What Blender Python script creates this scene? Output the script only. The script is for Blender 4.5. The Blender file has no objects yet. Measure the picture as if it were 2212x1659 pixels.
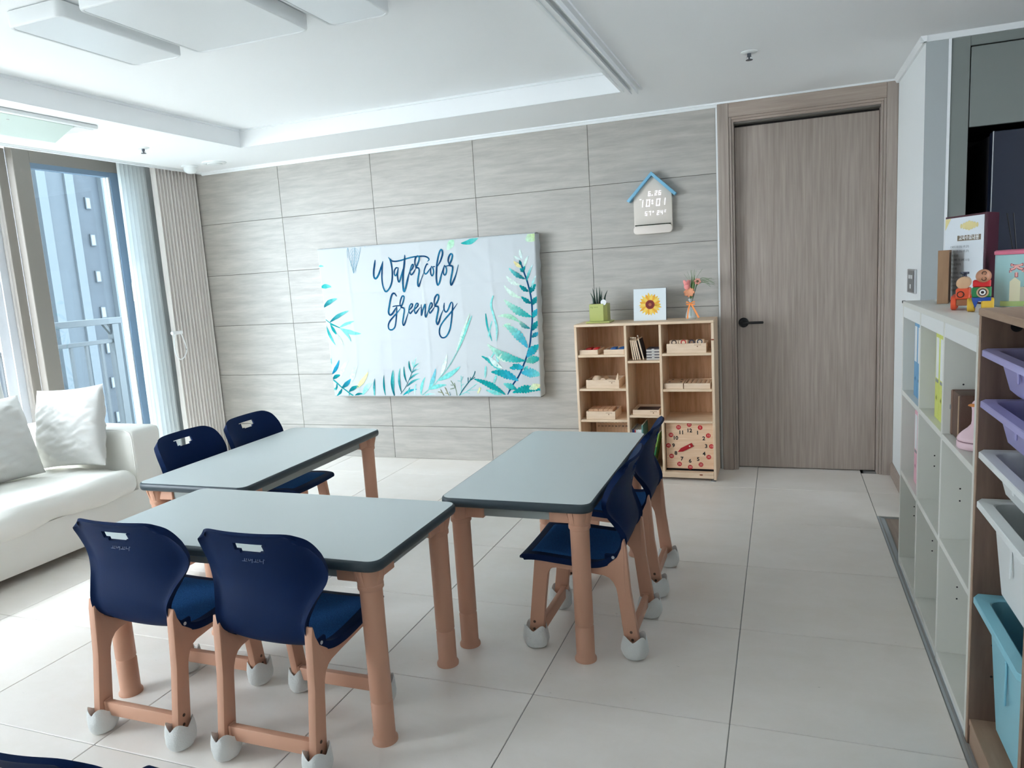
import bpy, bmesh, math, random
from mathutils import Vector, Matrix, noise
random.seed(7)
S = bpy.context.scene
COL = S.collection
PI = math.pi
R = math.radians

# ------------------------------------------------------------------ camera
YAW, PIT, ROL, FPX = -0.359412, -0.149551, -0.0617991, 1573.88
EYE = Vector((4.37593, -4.82466, 1.34901))
def _rot():
    ca, sa, cb, sb, cc, sc = math.cos(YAW), math.sin(YAW), math.cos(PIT), math.sin(PIT), math.cos(ROL), math.sin(ROL)
    f = Vector((sa*cb, ca*cb, sb)); r0 = Vector((ca, -sa, 0)); u0 = r0.cross(f)
    return cc*r0 + sc*u0, -sc*r0 + cc*u0, f
CR, CU, CF = _rot()
cam = bpy.data.cameras.new('camera'); camo = bpy.data.objects.new('camera', cam); COL.objects.link(camo)
cam.sensor_width = 36; cam.lens = FPX*36/2212; cam.clip_start = .05; cam.clip_end = 300
camo.matrix_world = Matrix(((CR.x, CU.x, -CF.x, EYE.x), (CR.y, CU.y, -CF.y, EYE.y), (CR.z, CU.z, -CF.z, EYE.z), (0, 0, 0, 1)))
S.camera = camo

# ------------------------------------------------------------------ world, sun, daylight portals, exposure
W = bpy.data.worlds.new('sky'); S.world = W; W.use_nodes = True
nt = W.node_tree; nt.nodes.clear()
wo = nt.nodes.new('ShaderNodeOutputWorld'); bg = nt.nodes.new('ShaderNodeBackground')
bg.inputs['Color'].default_value = (.89, .96, 1.0, 1); bg.inputs['Strength'].default_value = 4.0
nt.links.new(bg.outputs[0], wo.inputs[0])
sun = bpy.data.lights.new('sun', 'SUN'); sun.energy = 3.4; sun.angle = R(.6); sun.color = (1, .97, .92)
suno = bpy.data.objects.new('sun', sun); COL.objects.link(suno)
suno.rotation_euler = Vector((.36, .30, -1)).to_track_quat('-Z', 'Y').to_euler()
def portal(name, loc, d, sx, sy):
    l = bpy.data.lights.new(name, 'AREA'); l.shape = 'RECTANGLE'; l.size = sx; l.size_y = sy
    l.cycles.is_portal = True
    o = bpy.data.objects.new(name, l); COL.objects.link(o); o.location = loc
    o.rotation_euler = Vector(d).to_track_quat('-Z', 'Y').to_euler()
portal('portal_window', (-.42, -3.2, 1.2), (1, 0, 0), 5.3, 2.3)
portal('portal_added_fill_window', (6.96, -3.42, 1.55), (-1, 0, 0), .7, 1.3)  # portal of the unseen window added to brighten the right side
S.view_settings.view_transform = 'Standard'; S.view_settings.look = 'None'
S.view_settings.gamma = 1; S.view_settings.use_curve_mapping = False
S.view_settings.exposure = 2.52
S.cycles.use_denoising = True
S.cycles.max_bounces = 10; S.cycles.diffuse_bounces = 6; S.cycles.transparent_max_bounces = 16
S.cycles.sample_clamp_indirect = 8

# ------------------------------------------------------------------ materials
def lin(c):
    c = c/255
    return c/12.92 if c <= .04045 else ((c+.055)/1.055)**2.4
def rgba(c): return (lin(c[0]), lin(c[1]), lin(c[2]), 1)
_M = {}
def mat(name, c=(200, 200, 200), rough=.5, metal=0, var=0, vscale=8, stretch=(1, 1, 1), bump=0, bscale=60, c2=None, spec=.5, emit=0, alpha=1, trans=0, sheen=0, coat=0, detail=4):
    if name in _M: return _M[name]
    m = bpy.data.materials.new(name); m.use_nodes = True; _M[name] = m
    t = m.node_tree; b = t.nodes['Principled BSDF']
    b.inputs['Base Color'].default_value = rgba(c); b.inputs['Roughness'].default_value = rough
    b.inputs['Metallic'].default_value = metal; b.inputs['Specular IOR Level'].default_value = spec
    b.inputs['Alpha'].default_value = alpha; b.inputs['Transmission Weight'].default_value = trans
    b.inputs['Sheen Weight'].default_value = sheen; b.inputs['Coat Weight'].default_value = coat
    if emit:
        b.inputs['Emission Color'].default_value = rgba(c); b.inputs['Emission Strength'].default_value = emit
    tc = t.nodes.new('ShaderNodeTexCoord'); mp = t.nodes.new('ShaderNodeMapping'); mp.inputs['Scale'].default_value = stretch
    t.links.new(tc.outputs['Object'], mp.inputs['Vector'])
    if var or c2:
        n = t.nodes.new('ShaderNodeTexNoise'); n.inputs['Scale'].default_value = vscale; n.inputs['Detail'].default_value = detail
        n.inputs['Roughness'].default_value = .6
        t.links.new(mp.outputs[0], n.inputs['Vector'])
        r = t.nodes.new('ShaderNodeValToRGB'); r.color_ramp.elements[0].position = .34; r.color_ramp.elements[1].position = .66
        a = c if c2 else [max(0, x*(1-var)) for x in c]; d = c2 if c2 else [min(255, x*(1+var)) for x in c]
        r.color_ramp.elements[0].color = rgba(a); r.color_ramp.elements[1].color = rgba(d)
        t.links.new(n.outputs['Fac'], r.inputs[0]); t.links.new(r.outputs[0], b.inputs['Base Color'])
    if bump:
        n2 = t.nodes.new('ShaderNodeTexNoise'); n2.inputs['Scale'].default_value = bscale; n2.inputs['Detail'].default_value = 3
        t.links.new(mp.outputs[0], n2.inputs['Vector'])
        bp = t.nodes.new('ShaderNodeBump'); bp.inputs['Strength'].default_value = bump; bp.inputs['Distance'].default_value = .004
        t.links.new(n2.outputs['Fac'], bp.inputs['Height']); t.links.new(bp.outputs[0], b.inputs['Normal'])
    return m
def tile_mat(name, c, c2, stretch, scale, rough, fleck=None):
    """stone tile: soft streaks, each tile shifted and toned by its own random number, optional dark flecks"""
    m = bpy.data.materials.new(name); m.use_nodes = True; t = m.node_tree; b = t.nodes['Principled BSDF']
    b.inputs['Roughness'].default_value = rough; b.inputs['Specular IOR Level'].default_value = .35
    L = t.links.new
    tc = t.nodes.new('ShaderNodeTexCoord'); oi = t.nodes.new('ShaderNodeObjectInfo')
    mu = t.nodes.new('ShaderNodeVectorMath'); mu.operation = 'MULTIPLY_ADD'
    cb = t.nodes.new('ShaderNodeCombineXYZ')
    for k in range(3): L(oi.outputs['Random'], cb.inputs[k])
    L(cb.outputs[0], mu.inputs[0]); mu.inputs[1].default_value = (37, 53, 41); L(tc.outputs['Object'], mu.inputs[2])
    mp = t.nodes.new('ShaderNodeMapping'); mp.inputs['Scale'].default_value = stretch; L(mu.outputs[0], mp.inputs['Vector'])
    n = t.nodes.new('ShaderNodeTexNoise'); n.inputs['Scale'].default_value = scale; n.inputs['Detail'].default_value = 8; n.inputs['Roughness'].default_value = .68
    n.inputs['Distortion'].default_value = .25
    L(mp.outputs[0], n.inputs['Vector'])
    r = t.nodes.new('ShaderNodeValToRGB'); e = r.color_ramp.elements; e[0].position = .36; e[1].position = .68
    e[0].color = rgba(c); e[1].color = rgba(c2); L(n.outputs['Fac'], r.inputs[0])
    hv = t.nodes.new('ShaderNodeHueSaturation'); mr = t.nodes.new('ShaderNodeMapRange')
    mr.inputs['To Min'].default_value = .975; mr.inputs['To Max'].default_value = 1.025
    L(oi.outputs['Random'], mr.inputs['Value']); L(mr.outputs[0], hv.inputs['Value']); L(r.outputs[0], hv.inputs['Color'])
    out = hv.outputs[0]
    if fleck:
        m2 = t.nodes.new('ShaderNodeMapping'); m2.inputs['Scale'].default_value = (1, 2.6, 1); L(mu.outputs[0], m2.inputs['Vector'])
        n2 = t.nodes.new('ShaderNodeTexNoise'); n2.inputs['Scale'].default_value = 30; n2.inputs['Detail'].default_value = 5; n2.inputs['Roughness'].default_value = .7; L(m2.outputs[0], n2.inputs['Vector'])
        r2 = t.nodes.new('ShaderNodeValToRGB'); q = r2.color_ramp.elements; q[0].position = .70; q[0].color = (0, 0, 0, 1); q[1].position = .74; q[1].color = (1, 1, 1, 1)
        L(n2.outputs['Fac'], r2.inputs[0])
        mx = t.nodes.new('ShaderNodeMix'); mx.data_type = 'RGBA'; L(r2.outputs[0], mx.inputs['Factor']); L(out, mx.inputs[6]); mx.inputs[7].default_value = rgba(fleck)
        r3 = t.nodes.new('ShaderNodeValToRGB'); q = r3.color_ramp.elements; q[0].position = .26; q[0].color = (1, 1, 1, 1); q[1].position = .31; q[1].color = (0, 0, 0, 1)
        L(n2.outputs['Fac'], r3.inputs[0])
        mx2 = t.nodes.new('ShaderNodeMix'); mx2.data_type = 'RGBA'; L(r3.outputs[0], mx2.inputs['Factor']); L(mx.outputs[2], mx2.inputs[6]); mx2.inputs[7].default_value = rgba((240, 236, 230))
        out = mx2.outputs[2]
    L(out, b.inputs['Base Color'])
    return m
def glass_mat(name, tint=(.93, .945, .965), gloss=.06):
    m = bpy.data.materials.new(name); m.use_nodes = True; t = m.node_tree; t.nodes.clear()
    o = t.nodes.new('ShaderNodeOutputMaterial'); x = t.nodes.new('ShaderNodeMixShader'); a = t.nodes.new('ShaderNodeBsdfTransparent'); g = t.nodes.new('ShaderNodeBsdfGlossy')
    a.inputs[0].default_value = (*tint, 1); g.inputs['Roughness'].default_value = .02
    lw = t.nodes.new('ShaderNodeLayerWeight'); lw.inputs['Blend'].default_value = .5            # Schlick, the same from both sides of the pane
    pw = t.nodes.new('ShaderNodeMath'); pw.operation = 'POWER'; pw.inputs[1].default_value = 5; f = t.nodes.new('ShaderNodeMath'); f.operation = 'MULTIPLY_ADD'; f.inputs[1].default_value = .9; f.inputs[2].default_value = .035
    t.links.new(lw.outputs['Facing'], pw.inputs[0]); t.links.new(pw.outputs[0], f.inputs[0])
    t.links.new(f.outputs[0], x.inputs[0]); t.links.new(a.outputs[0], x.inputs[1]); t.links.new(g.outputs[0], x.inputs[2]); t.links.new(x.outputs[0], o.inputs[0])
    return m
def sheer_mat(name, c, tr):
    m = bpy.data.materials.new(name); m.use_nodes = True; t = m.node_tree; t.nodes.clear()
    o = t.nodes.new('ShaderNodeOutputMaterial'); x = t.nodes.new('ShaderNodeMixShader'); y = t.nodes.new('ShaderNodeMixShader')
    a = t.nodes.new('ShaderNodeBsdfTransparent'); d = t.nodes.new('ShaderNodeBsdfDiffuse'); l = t.nodes.new('ShaderNodeBsdfTranslucent')
    d.inputs[0].default_value = rgba(c); l.inputs[0].default_value = rgba(c); y.inputs[0].default_value = .5; x.inputs[0].default_value = tr
    t.links.new(d.outputs[0], y.inputs[1]); t.links.new(l.outputs[0], y.inputs[2]); t.links.new(y.outputs[0], x.inputs[1]); t.links.new(a.outputs[0], x.inputs[2]); t.links.new(x.outputs[0], o.inputs[0])
    return m
def print_mat(name):
    m = bpy.data.materials.new(name); m.use_nodes = True; t = m.node_tree; b = t.nodes['Principled BSDF']
    a = t.nodes.new('ShaderNodeVertexColor'); a.layer_name = 'ink'; b.inputs['Roughness'].default_value = .85; b.inputs['Specular IOR Level'].default_value = .1
    n = t.nodes.new('ShaderNodeTexNoise'); n.inputs['Scale'].default_value = 45; n.inputs['Detail'].default_value = 5
    tc = t.nodes.new('ShaderNodeTexCoord'); t.links.new(tc.outputs['Object'], n.inputs['Vector'])
    h = t.nodes.new('ShaderNodeHueSaturation'); mr = t.nodes.new('ShaderNodeMapRange'); mr.inputs['From Min'].default_value = .3; mr.inputs['From Max'].default_value = .7
    mr.inputs['To Min'].default_value = .8; mr.inputs['To Max'].default_value = 1.2
    t.links.new(n.outputs['Fac'], mr.inputs['Value']); t.links.new(mr.outputs[0], h.inputs['Value']); t.links.new(a.outputs[0], h.inputs['Color']); t.links.new(h.outputs[0], b.inputs['Base Color'])
    return m

# ------------------------------------------------------------------ mesh building
class MB:
    def __init__(s): s.v = []; s.f = []; s.c = []
    def add(s, vs, fs, M=None):
        k = len(s.v)
        s.v += [tuple(M @ Vector(p)) for p in vs] if M else [tuple(p) for p in vs]
        s.f += [[i+k for i in f] for f in fs]
        return s
    def box(s, x0, x1, y0, y1, z0, z1, b=0, M=None, seg=1):
        if b <= 0:
            return s.add([(x, y, z) for z in (z0, z1) for y in (y0, y1) for x in (x0, x1)],
                         [(0, 2, 3, 1), (4, 5, 7, 6), (0, 1, 5, 4), (2, 6, 7, 3), (0, 4, 6, 2), (1, 3, 7, 5)], M)
        bm = bmesh.new(); bmesh.ops.create_cube(bm, size=1)
        for v in bm.verts: v.co = ((x0+x1)/2+v.co.x*(x1-x0), (y0+y1)/2+v.co.y*(y1-y0), (z0+z1)/2+v.co.z*(z1-z0))
        bmesh.ops.bevel(bm, geom=bm.edges[:], offset=b, segments=seg, affect='EDGES', profile=.5)
        s._bm(bm, M); return s
    def _bm(s, bm, M=None):
        bm.verts.index_update()
        s.add([v.co[:] for v in bm.verts], [[v.index for v in f.verts] for f in bm.faces], M); bm.free()
    def lathe(s, prof, n=20, c=(0, 0, 0), sx=1, sy=1, M=None, caps=True):
        vs, fs = [], []
        for r, z in prof:
            for k in range(n):
                a = 2*PI*k/n; vs.append((c[0]+r*sx*math.cos(a), c[1]+r*sy*math.sin(a), c[2]+z))
        for i in range(len(prof)-1):
            for k in range(n): fs.append((i*n+k, i*n+(k+1) % n, (i+1)*n+(k+1) % n, (i+1)*n+k))
        if caps and prof[0][0] > 1e-5: fs.append(tuple(range(n-1, -1, -1)))
        if caps and prof[-1][0] > 1e-5: fs.append(tuple((len(prof)-1)*n+k for k in range(n)))
        return s.add(vs, fs, M)
    def rod(s, p, q, r, n=10, r2=None):
        p, q = Vector(p), Vector(q); d = q-p
        M = Matrix.Translation(p) @ d.to_track_quat('Z', 'Y').to_matrix().to_4x4()
        return s.lathe([(r, 0), (r if r2 is None else r2, d.length)], n, M=M)
    def tube(s, pts, r, n=8, closed=False):
        P = [Vector(p) for p in pts]; m = len(P); vs, fs = [], []
        rs = r if isinstance(r, (list, tuple)) else [r]*m
        up = Vector((0, 0, 1))
        for i, p in enumerate(P):
            t = (P[(i+1) % m]-P[i-1]) if closed else (P[min(i+1, m-1)]-P[max(i-1, 0)])
            t.normalize(); a = t.cross(up)
            if a.length < .05: a = t.cross(Vector((1, 0, 0)))
            a.normalize(); b = a.cross(t)
            for k in range(n):
                w = 2*PI*k/n; vs.append(p+rs[i]*(math.cos(w)*a+math.sin(w)*b))
        for i in range(m if closed else m-1):
            j = (i+1) % m
            for k in range(n): fs.append((i*n+k, i*n+(k+1) % n, j*n+(k+1) % n, j*n+k))
        if not closed: fs += [tuple(range(n-1, -1, -1)), tuple((m-1)*n+k for k in range(n))]
        return s.add(vs, fs)
    def prism(s, out, ax, c0, c1, b=0, M=None):
        """extrude a closed outline along axis ax; the outline is in the two other axes, in xyz order"""
        def P(a, d, c): return {'x': (c, a, d), 'y': (a, c, d), 'z': (a, d, c)}[ax]
        n = len(out); vs = [P(a, d, c0) for a, d in out]+[P(a, d, c1) for a, d in out]
        fs = [tuple(range(n)), tuple(range(2*n-1, n-1, -1))]+[(i, n+i, n+(i+1) % n, (i+1) % n) for i in range(n)]
        if b <= 0: return s.add(vs, fs, M)
        bm = bmesh.new(); bv = [bm.verts.new(v) for v in vs]
        for f in fs: bm.faces.new([bv[i] for i in f])
        bmesh.ops.recalc_face_normals(bm, faces=bm.faces[:])
        ed = [e for e in bm.edges if any(len(f.verts) == n for f in e.link_faces)]
        bmesh.ops.bevel(bm, geom=ed, offset=b, segments=2, affect='EDGES', profile=.5)
        s._bm(bm, M); return s
    def grid(s, P, closed=False, flip=False):
        n, m = len(P), len(P[0]); vs = [p for row in P for p in row]; fs = []
        for i in range(n-1):
            for j in range(m if closed else m-1):
                q = (i*m+j, i*m+(j+1) % m, (i+1)*m+(j+1) % m, (i+1)*m+j)
                fs.append(q[::-1] if flip else q)
        return s.add(vs, fs)
    def ball(s, c, rx, ry=None, rz=None, n=16, M=None):
        ry = ry or rx; rz = rz or rx
        pr = [(max(0, math.sin(PI*i/(n//2))), -math.cos(PI*i/(n//2))*rz) for i in range(n//2+1)]
        pr[0] = (0, -rz); pr[-1] = (0, rz)
        return s.lathe(pr, n, c, rx, ry, M)
    def obj(s, name, m, parent=None, smooth=35, loc=None):
        me = bpy.data.meshes.new(name); me.from_pydata([tuple(v) for v in s.v], [], s.f); me.validate(); 
        bm = bmesh.new(); bm.from_mesh(me); bmesh.ops.remove_doubles(bm, verts=bm.verts[:], dist=1e-5)
        bmesh.ops.recalc_face_normals(bm, faces=bm.faces[:]); bm.to_mesh(me); bm.free()
        if smooth: 
            me.shade_smooth(); me.set_sharp_from_angle(angle=R(smooth))
        me.materials.append(m)
        o = bpy.data.objects.new(name, me); COL.objects.link(o)
        if parent: o.parent = parent
        if loc: o.location = loc
        return o
def tag(o, label=None, cat=None, group=None, kind=None):
    if label: o['label'] = label
    if cat: o['category'] = cat
    if group: o['group'] = group
    if kind: o['kind'] = kind
    return o
def thing(name, label, cat, loc=(0, 0, 0), rz=0, group=None):
    o = bpy.data.objects.new(name, None); COL.objects.link(o); o.location = loc; o.rotation_euler = (0, 0, rz); o.empty_display_size = .05
    return tag(o, label, cat, group)
def struct(o): o['kind'] = 'structure'; return o
def text_mb(txt, size, depth=.0, M=None, sx=1, bold=0):
    cu = bpy.data.curves.new('t', 'FONT'); cu.body = txt; cu.size = size; cu.extrude = depth; cu.align_x = 'CENTER'; cu.align_y = 'CENTER'; cu.resolution_u = 3; cu.offset = bold
    o = bpy.data.objects.new('t', cu); COL.objects.link(o)
    bpy.context.view_layer.update()
    me = bpy.data.meshes.new_from_object(o.evaluated_get(bpy.context.evaluated_depsgraph_get()))
    mb = MB(); mb.add([(v.co.x*sx, v.co.y, v.co.z) for v in me.vertices], [list(p.vertices) for p in me.polygons], M)
    bpy.data.objects.remove(o); bpy.data.curves.remove(cu); bpy.data.meshes.remove(me)
    return mb
def wallM(x, y, z): return Matrix.Translation((x, y, z)) @ Matrix.Rotation(PI/2, 4, 'X')      # xy plane -> faces -Y
def spline(P, n):
    """Catmull-Rom through tuples"""
    out = []
    m = len(P)
    for i in range(m-1):
        p0, p1, p2, p3 = P[max(i-1, 0)], P[i], P[i+1], P[min(i+2, m-1)]
        for k in range(n):
            t = k/n; t2 = t*t; t3 = t2*t
            out.append(tuple(.5*((2*b)+(c-a)*t+(2*a-5*b+4*c-d)*t2+(-a+3*b-3*c+d)*t3) for a, b, c, d in zip(p0, p1, p2, p3)))
    out.append(tuple(P[-1])); return out
def copy_tree(o, parent=None):
    c = o.copy(); COL.objects.link(c)
    if parent: c.parent = parent
    for ch in list(o.children): copy_tree(ch, c)
    return c
def softbox(x0, x1, y0, y1, z0, z1, r, amp=0, ns=3, n=(18, 18, 8), seed=0, puff=0):
    """rounded, slightly wrinkled upholstery block"""
    mb = MB(); c = Vector(((x0+x1)/2, (y0+y1)/2, (z0+z1)/2)); h = Vector(((x1-x0)/2, (y1-y0)/2, (z1-z0)/2))
    def mp(p):
        q = Vector((p[0]*h.x, p[1]*h.y, p[2]*h.z)); i = Vector([max(-(h[k]-r), min(h[k]-r, q[k])) for k in range(3)])
        d = q-i; L = d.length
        if L > 1e-9:
            d /= L; q = i+d*r
        else: d = Vector((0, 0, 1 if p[2] > 0 else -1))
        if puff: q.z += puff*(1 if p[2] > 0 else 0)*(1-p[0]**2)*(1-p[1]**2)
        if amp: q += d*amp*(noise.noise(Vector((q.x*ns, q.y*ns*1.0, q.z*ns))+Vector((seed*7.1, 0, 0)))+.5*noise.noise(Vector((q.x*ns*2.7, q.y*ns*1.6, q.z*ns*2))+Vector((seed*3.3, 5, 0))))
        return c+q
    def face(f, a, b):
        mb.grid([[mp(f(-1+2*i/a, -1+2*j/b)) for j in range(b+1)] for i in range(a+1)])
    nx, ny, nz = n
    face(lambda u, v: (u, v, 1), nx, ny); face(lambda u, v: (u, v, -1), nx, ny)
    face(lambda u, v: (1, u, v), ny, nz); face(lambda u, v: (-1, u, v), ny, nz)
    face(lambda u, v: (u, 1, v), nx, nz); face(lambda u, v: (u, -1, v), nx, nz)
    return mb
# ------------------------------------------------------------------ shared materials
white_wall = mat('white_wallpaper', (234, 237, 237), .85, bump=.12, bscale=220)
ceil_m = mat('ceiling_white', (243, 245, 246), .9, bump=.05, bscale=300)
trim_m = mat('trim_white', (238, 241, 242), .5)
greige = mat('taupe_aluminium', (134, 129, 123), .42)
door_m = mat('door_woodgrain', (150, 137, 128), .5, c2=(172, 159, 150), vscale=5, stretch=(14, 14, .5), detail=6)
door_h = mat('casing_woodgrain', (158, 142, 131), .5, c2=(176, 161, 150), vscale=5, stretch=(.6, 14, 14), detail=6)
pine = mat('pine', (222, 192, 160), .55, c2=(240, 217, 190), vscale=4, stretch=(1.2, 9, 14), detail=5)
pine_v = mat('pine_upright', (222, 192, 160), .55, c2=(240, 217, 190), vscale=4, stretch=(14, 9, 1.2), detail=5)
pine_back = mat('pine_back_boards', (196, 152, 116), .6, c2=(226, 188, 152), vscale=4, stretch=(9, 9, .8), detail=5)
beech = mat('beech', (226, 198, 168), .5, c2=(238, 214, 188), vscale=5, stretch=(1.5, 12, 18))
black = mat('black', (18, 18, 22), .45)
navy = mat('navy_plastic', (8, 32, 70), .6, bump=.12, bscale=420, spec=.1)
navy_pad = mat('navy_felt_pad', (44, 92, 150), .95, var=.15, vscale=300, bump=.3, bscale=700, spec=.1)
tan = mat('tan_plastic', (206, 157, 131), .45)
felt = mat('white_felt', (222, 224, 222), .95, bump=.5, bscale=260, sheen=.3)
ttop = mat('table_laminate', (208, 217, 218), .38, spec=.35)
tedge = mat('table_edge_band', (48, 62, 70), .4)
apron_m = mat('apron_steel', (150, 158, 156), .45)
sofa_m = mat('white_sofa_fabric', (238, 237, 231), .9, bump=.1, bscale=200)
pillow_m = mat('white_cotton', (206, 206, 203), .9, bump=.12, bscale=160)
steel = mat('steel', (190, 192, 195), .3, metal=1)

# ------------------------------------------------------------------ floor
floor = struct(MB().box(-.5, 8.1, -7.3, .15, -.2, -.014).box(-.5, 4.846, -7.3, .15, -.014, -.003).box(4.83, 5.0, -.8, .15, -.014, -.003).obj('floor', mat('grout', (150, 150, 147), .9), smooth=0))
ft = tile_mat('floor_tile_stone', (240, 233, 225), (246, 240, 234), (1, 1.6, 1), 3.2, .36, fleck=(196, 188, 180))
FX = [-.02, .58, 1.183, 1.775, 2.387, 3.010, 3.613, 4.225, 4.830]
FY = [0.13]+[-.4023-.5935*k for k in range(12)]
for i in range(len(FX)-1):
    for j in range(len(FY)-1):
        g = .0016
        MB().box(FX[i]+g, FX[i+1]-g, FY[j+1]+g, FY[j]-g, -.008, 0, .0012).obj('tile', ft, floor, 0)
for y0, y1 in ((-.4023, .0), (-.80, -.4023)):
    MB().box(4.8316, 5.0, y0+.0016, y1-.0016, -.008, 0, .0012).obj('tile', ft, floor, 0)
# sloped stone nosing down to the lower wooden floor of the kitchen
MB().prism([(4.8316, 0), (4.8316, -.008), (4.866, -.014), (4.866, -.0125)], 'y', -7, -.803).obj('edge_strip', mat('stone_nosing', (176, 182, 186), .5), floor, 0)
pl = mat('kitchen_oak', (138, 120, 108), .45, c2=(160, 142, 128), vscale=5, stretch=(12, .8, 1))
for i in range(26):
    MB().box(4.87+.12*i+.001, 4.99+.12*i-.001, -7, -.803, -.03, -.012, .001).obj('plank', pl, floor, 0)

# ------------------------------------------------------------------ walls
wall_back = struct(MB().box(-.35, 4.085, .011, .16, -.1, 2.5).box(4.925, 5.2, .011, .16, -.1, 2.5).box(4.085, 4.925, .011, .16, 2.17, 2.5).obj('wall_back', mat('wall_grout', (112, 108, 102), .9), smooth=0))
wt = tile_mat('wall_tile_stone', (164, 160, 154), (186, 182, 175), (1, 1, 9), 3.0, .42)
WX = [-.2, .7497, 1.5644, 2.3791, 3.1938, 4.0]
WZ = [2.31, 1.8883, 1.479, 1.0697, .6604, .2511, 0]
for i in range(5):
    for j in range(6):
        MB().box(WX[i]+.0014, WX[i+1]-.0014, 0, .0112, WZ[j+1]+.0014, WZ[j]-.0014, .001).obj('tile', wt, wall_back, 0)
struct(MB().box(4.0, 4.011, -.006, .012, 0, 2.3).obj('trim_1', trim_m, smooth=0))
wall_right = struct(MB().box(5.0, 5.09, -.85, .011, -.014, 2.35).obj('wall_right', white_wall, smooth=0))
struct(MB().box(5.09, 5.102, -.856, -.7, -.014, 2.3).obj('trim_2', trim_m, smooth=0))
struct(MB().prism([(5.0, 0), (4.988, 0), (4.988, .07), (4.996, .08), (5.0, .08)], 'y', -.79, 0).obj('baseboard_right', door_h, smooth=0))
struct(MB().box(6.9, 7.05, -7.15, -3.75, -.1, 2.5).box(6.9, 7.05, -3.1, .16, -.1, 2.5).box(6.9, 7.05, -3.75, -3.1, -.1, .9).box(6.9, 7.05, -3.75, -3.1, 2.2, 2.5).obj('wall_far_right', white_wall, smooth=0))  # opening cut for the added fill window
struct(MB().box(5.09, 8, .0, .16, -.1, 2.5).obj('wall_kitchen', white_wall, smooth=0))
struct(MB().box(-.35, .2, -7.15, -7.0, -.1, 2.5).box(1, 8, -7.15, -7.0, -.1, 2.5).box(.2, 1, -7.15, -7, -.1, 2.5).obj('wall_rear', white_wall, smooth=0))
struct(MB().box(-.38, -.2, -.55, .02, -.1, 2.5).box(-.38, -.2, -7.1, -5.9, -.1, 2.5).box(-.38, -.2, -5.9, -.55, 2.36, 2.5).obj('wall_left', white_wall, smooth=0))

# ------------------------------------------------------------------ ceiling with its raised recess and curtain pocket
cz = 2.3
ce = MB().box(.03, .975, -7.1, .15, cz, 2.55).box(3.57, 8.1, -7.1, .15, cz, 2.55).box(.975, 3.57, -.665, .15, cz, 2.55).box(.975, 3.57, -7.1, -3.6, cz, 2.55)
ce.box(.975, 3.57, -3.6, -.665, 2.411, 2.55).box(-.38, .03, -7.1, .15, 2.42, 2.55)
struct(ce.obj('ceiling', ceil_m, smooth=0))
# thin shadow-line strips: recess rim, wall crown, pocket lip, sliding rail
def strip(n, mb): return struct(mb.obj(n, trim_m, smooth=0))
strip('trim_3', MB().box(.966, .982, -3.6, -.664, 2.2955, 2.2998).box(.966, 3.57, -.672, -.656, 2.2955, 2.2998).box(.975, .99, -3.6, -.68, 2.398, 2.411).box(.975, 3.57, -.68, -.665, 2.398, 2.411))
strip('trim_4', MB().prism([(-.0, 2.276), (-.012, 2.276), (-.026, 2.3), (0, 2.3)], 'x', .03, 5.0).prism([(-.0, 2.290), (-.03, 2.290), (-.03, 2.3), (0, 2.3)], 'x', .03, 5.0))
strip('trim_5', MB().prism([(5.0, 2.276), (4.988, 2.276), (4.974, 2.3), (5.0, 2.3)], 'y', -.876, 0).prism([(-.85, 2.276), (-.862, 2.276), (-.876, 2.3), (-.85, 2.3)], 'x', 4.974, 8))
strip('trim_6', MB().box(.022, .036, -7, 0, 2.285, 2.3).box(.05, .056, -7, 0, 2.293, 2.3))
rail = MB().box(3.560, 3.574, -3.6, -.668, 2.29, 2.305).box(3.60, 3.606, -3.6, -.682, 2.272, 2.3).box(3.606, 3.618, -3.6, -.682, 2.272, 2.277).box(3.646, 3.652, -3.6, -.682, 2.268, 2.3).box(3.652, 3.672, -3.6, -.682, 2.290, 2.3).box(3.574, 3.6, -3.6, -.69, 2.296, 2.305)
strip('trim_7', rail)
struct(MB().box(4.9995, 5.0895, -.854, -.8501, -.014, 2.276).obj('return_shade_sheet', mat('painted_shade_grey', (170, 176, 177), .6), smooth=0))  # grey sheet over the wall end, its shade put into the colour

# ------------------------------------------------------------------ windows on the balcony side
glass = glass_mat('window_glass')
blueglass = glass_mat('tinted_window_glass', (.70, .77, .81))
alu = mat('pale_aluminium', (208, 208, 208), .45)
jamb = mat('jamb_reflection_blue', (112, 134, 156), .5)  # reflection and shade on the frame put into this blue
w1 = struct(MB().box(-.262, -.2, -1.40, -1.283, .02, 2.35, .003).obj('window_1', greige))
MB().box(-.262, -.2, -1.2835, -.54, 2.256, 2.36, .003).obj('top_rail', greige, w1)
MB().box(-.262, -.2, -1.2835, -.54, .02, .14, .003).obj('bottom_rail', greige, w1)
MB().box(-.258, -.205, -1.283, -.67, 2.222, 2.256).obj('glazing_bead', jamb, w1)
MB().box(-.262, -.21, -.69, -.680, .1, 2.256).obj('glazing_bead', alu, w1)
MB().box(-.262, -.2, -.6795, -.549, .02, 2.256, .002).obj('right_stile', jamb, w1)
MB().box(-.236, -.230, -1.283, -.69, .14, 2.225).obj('pane', blueglass, w1, 0)
ltch = MB().box(-.2, -.185, -.625, -.605, 1.32, 1.46, .003); ltch.obj('latch', alu, w1)
w2 = struct(MB().box(-.33, -.275, -1.452, -1.39, .02, 2.34, .002).obj('window_2', greige))
MB().box(-.345, -.333, -1.50, -1.405, .02, 2.34).box(-.36, -.348, -1.56, -1.46, .02, 2.34).obj('outer_stile', alu, w2)
MB().box(-.33, -.275, -2.90, -1.45, 2.27, 2.36).obj('top_rail', greige, w2)
MB().box(-.33, -.275, -2.90, -1.45, .02, .12).obj('bottom_rail', greige, w2)
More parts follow.
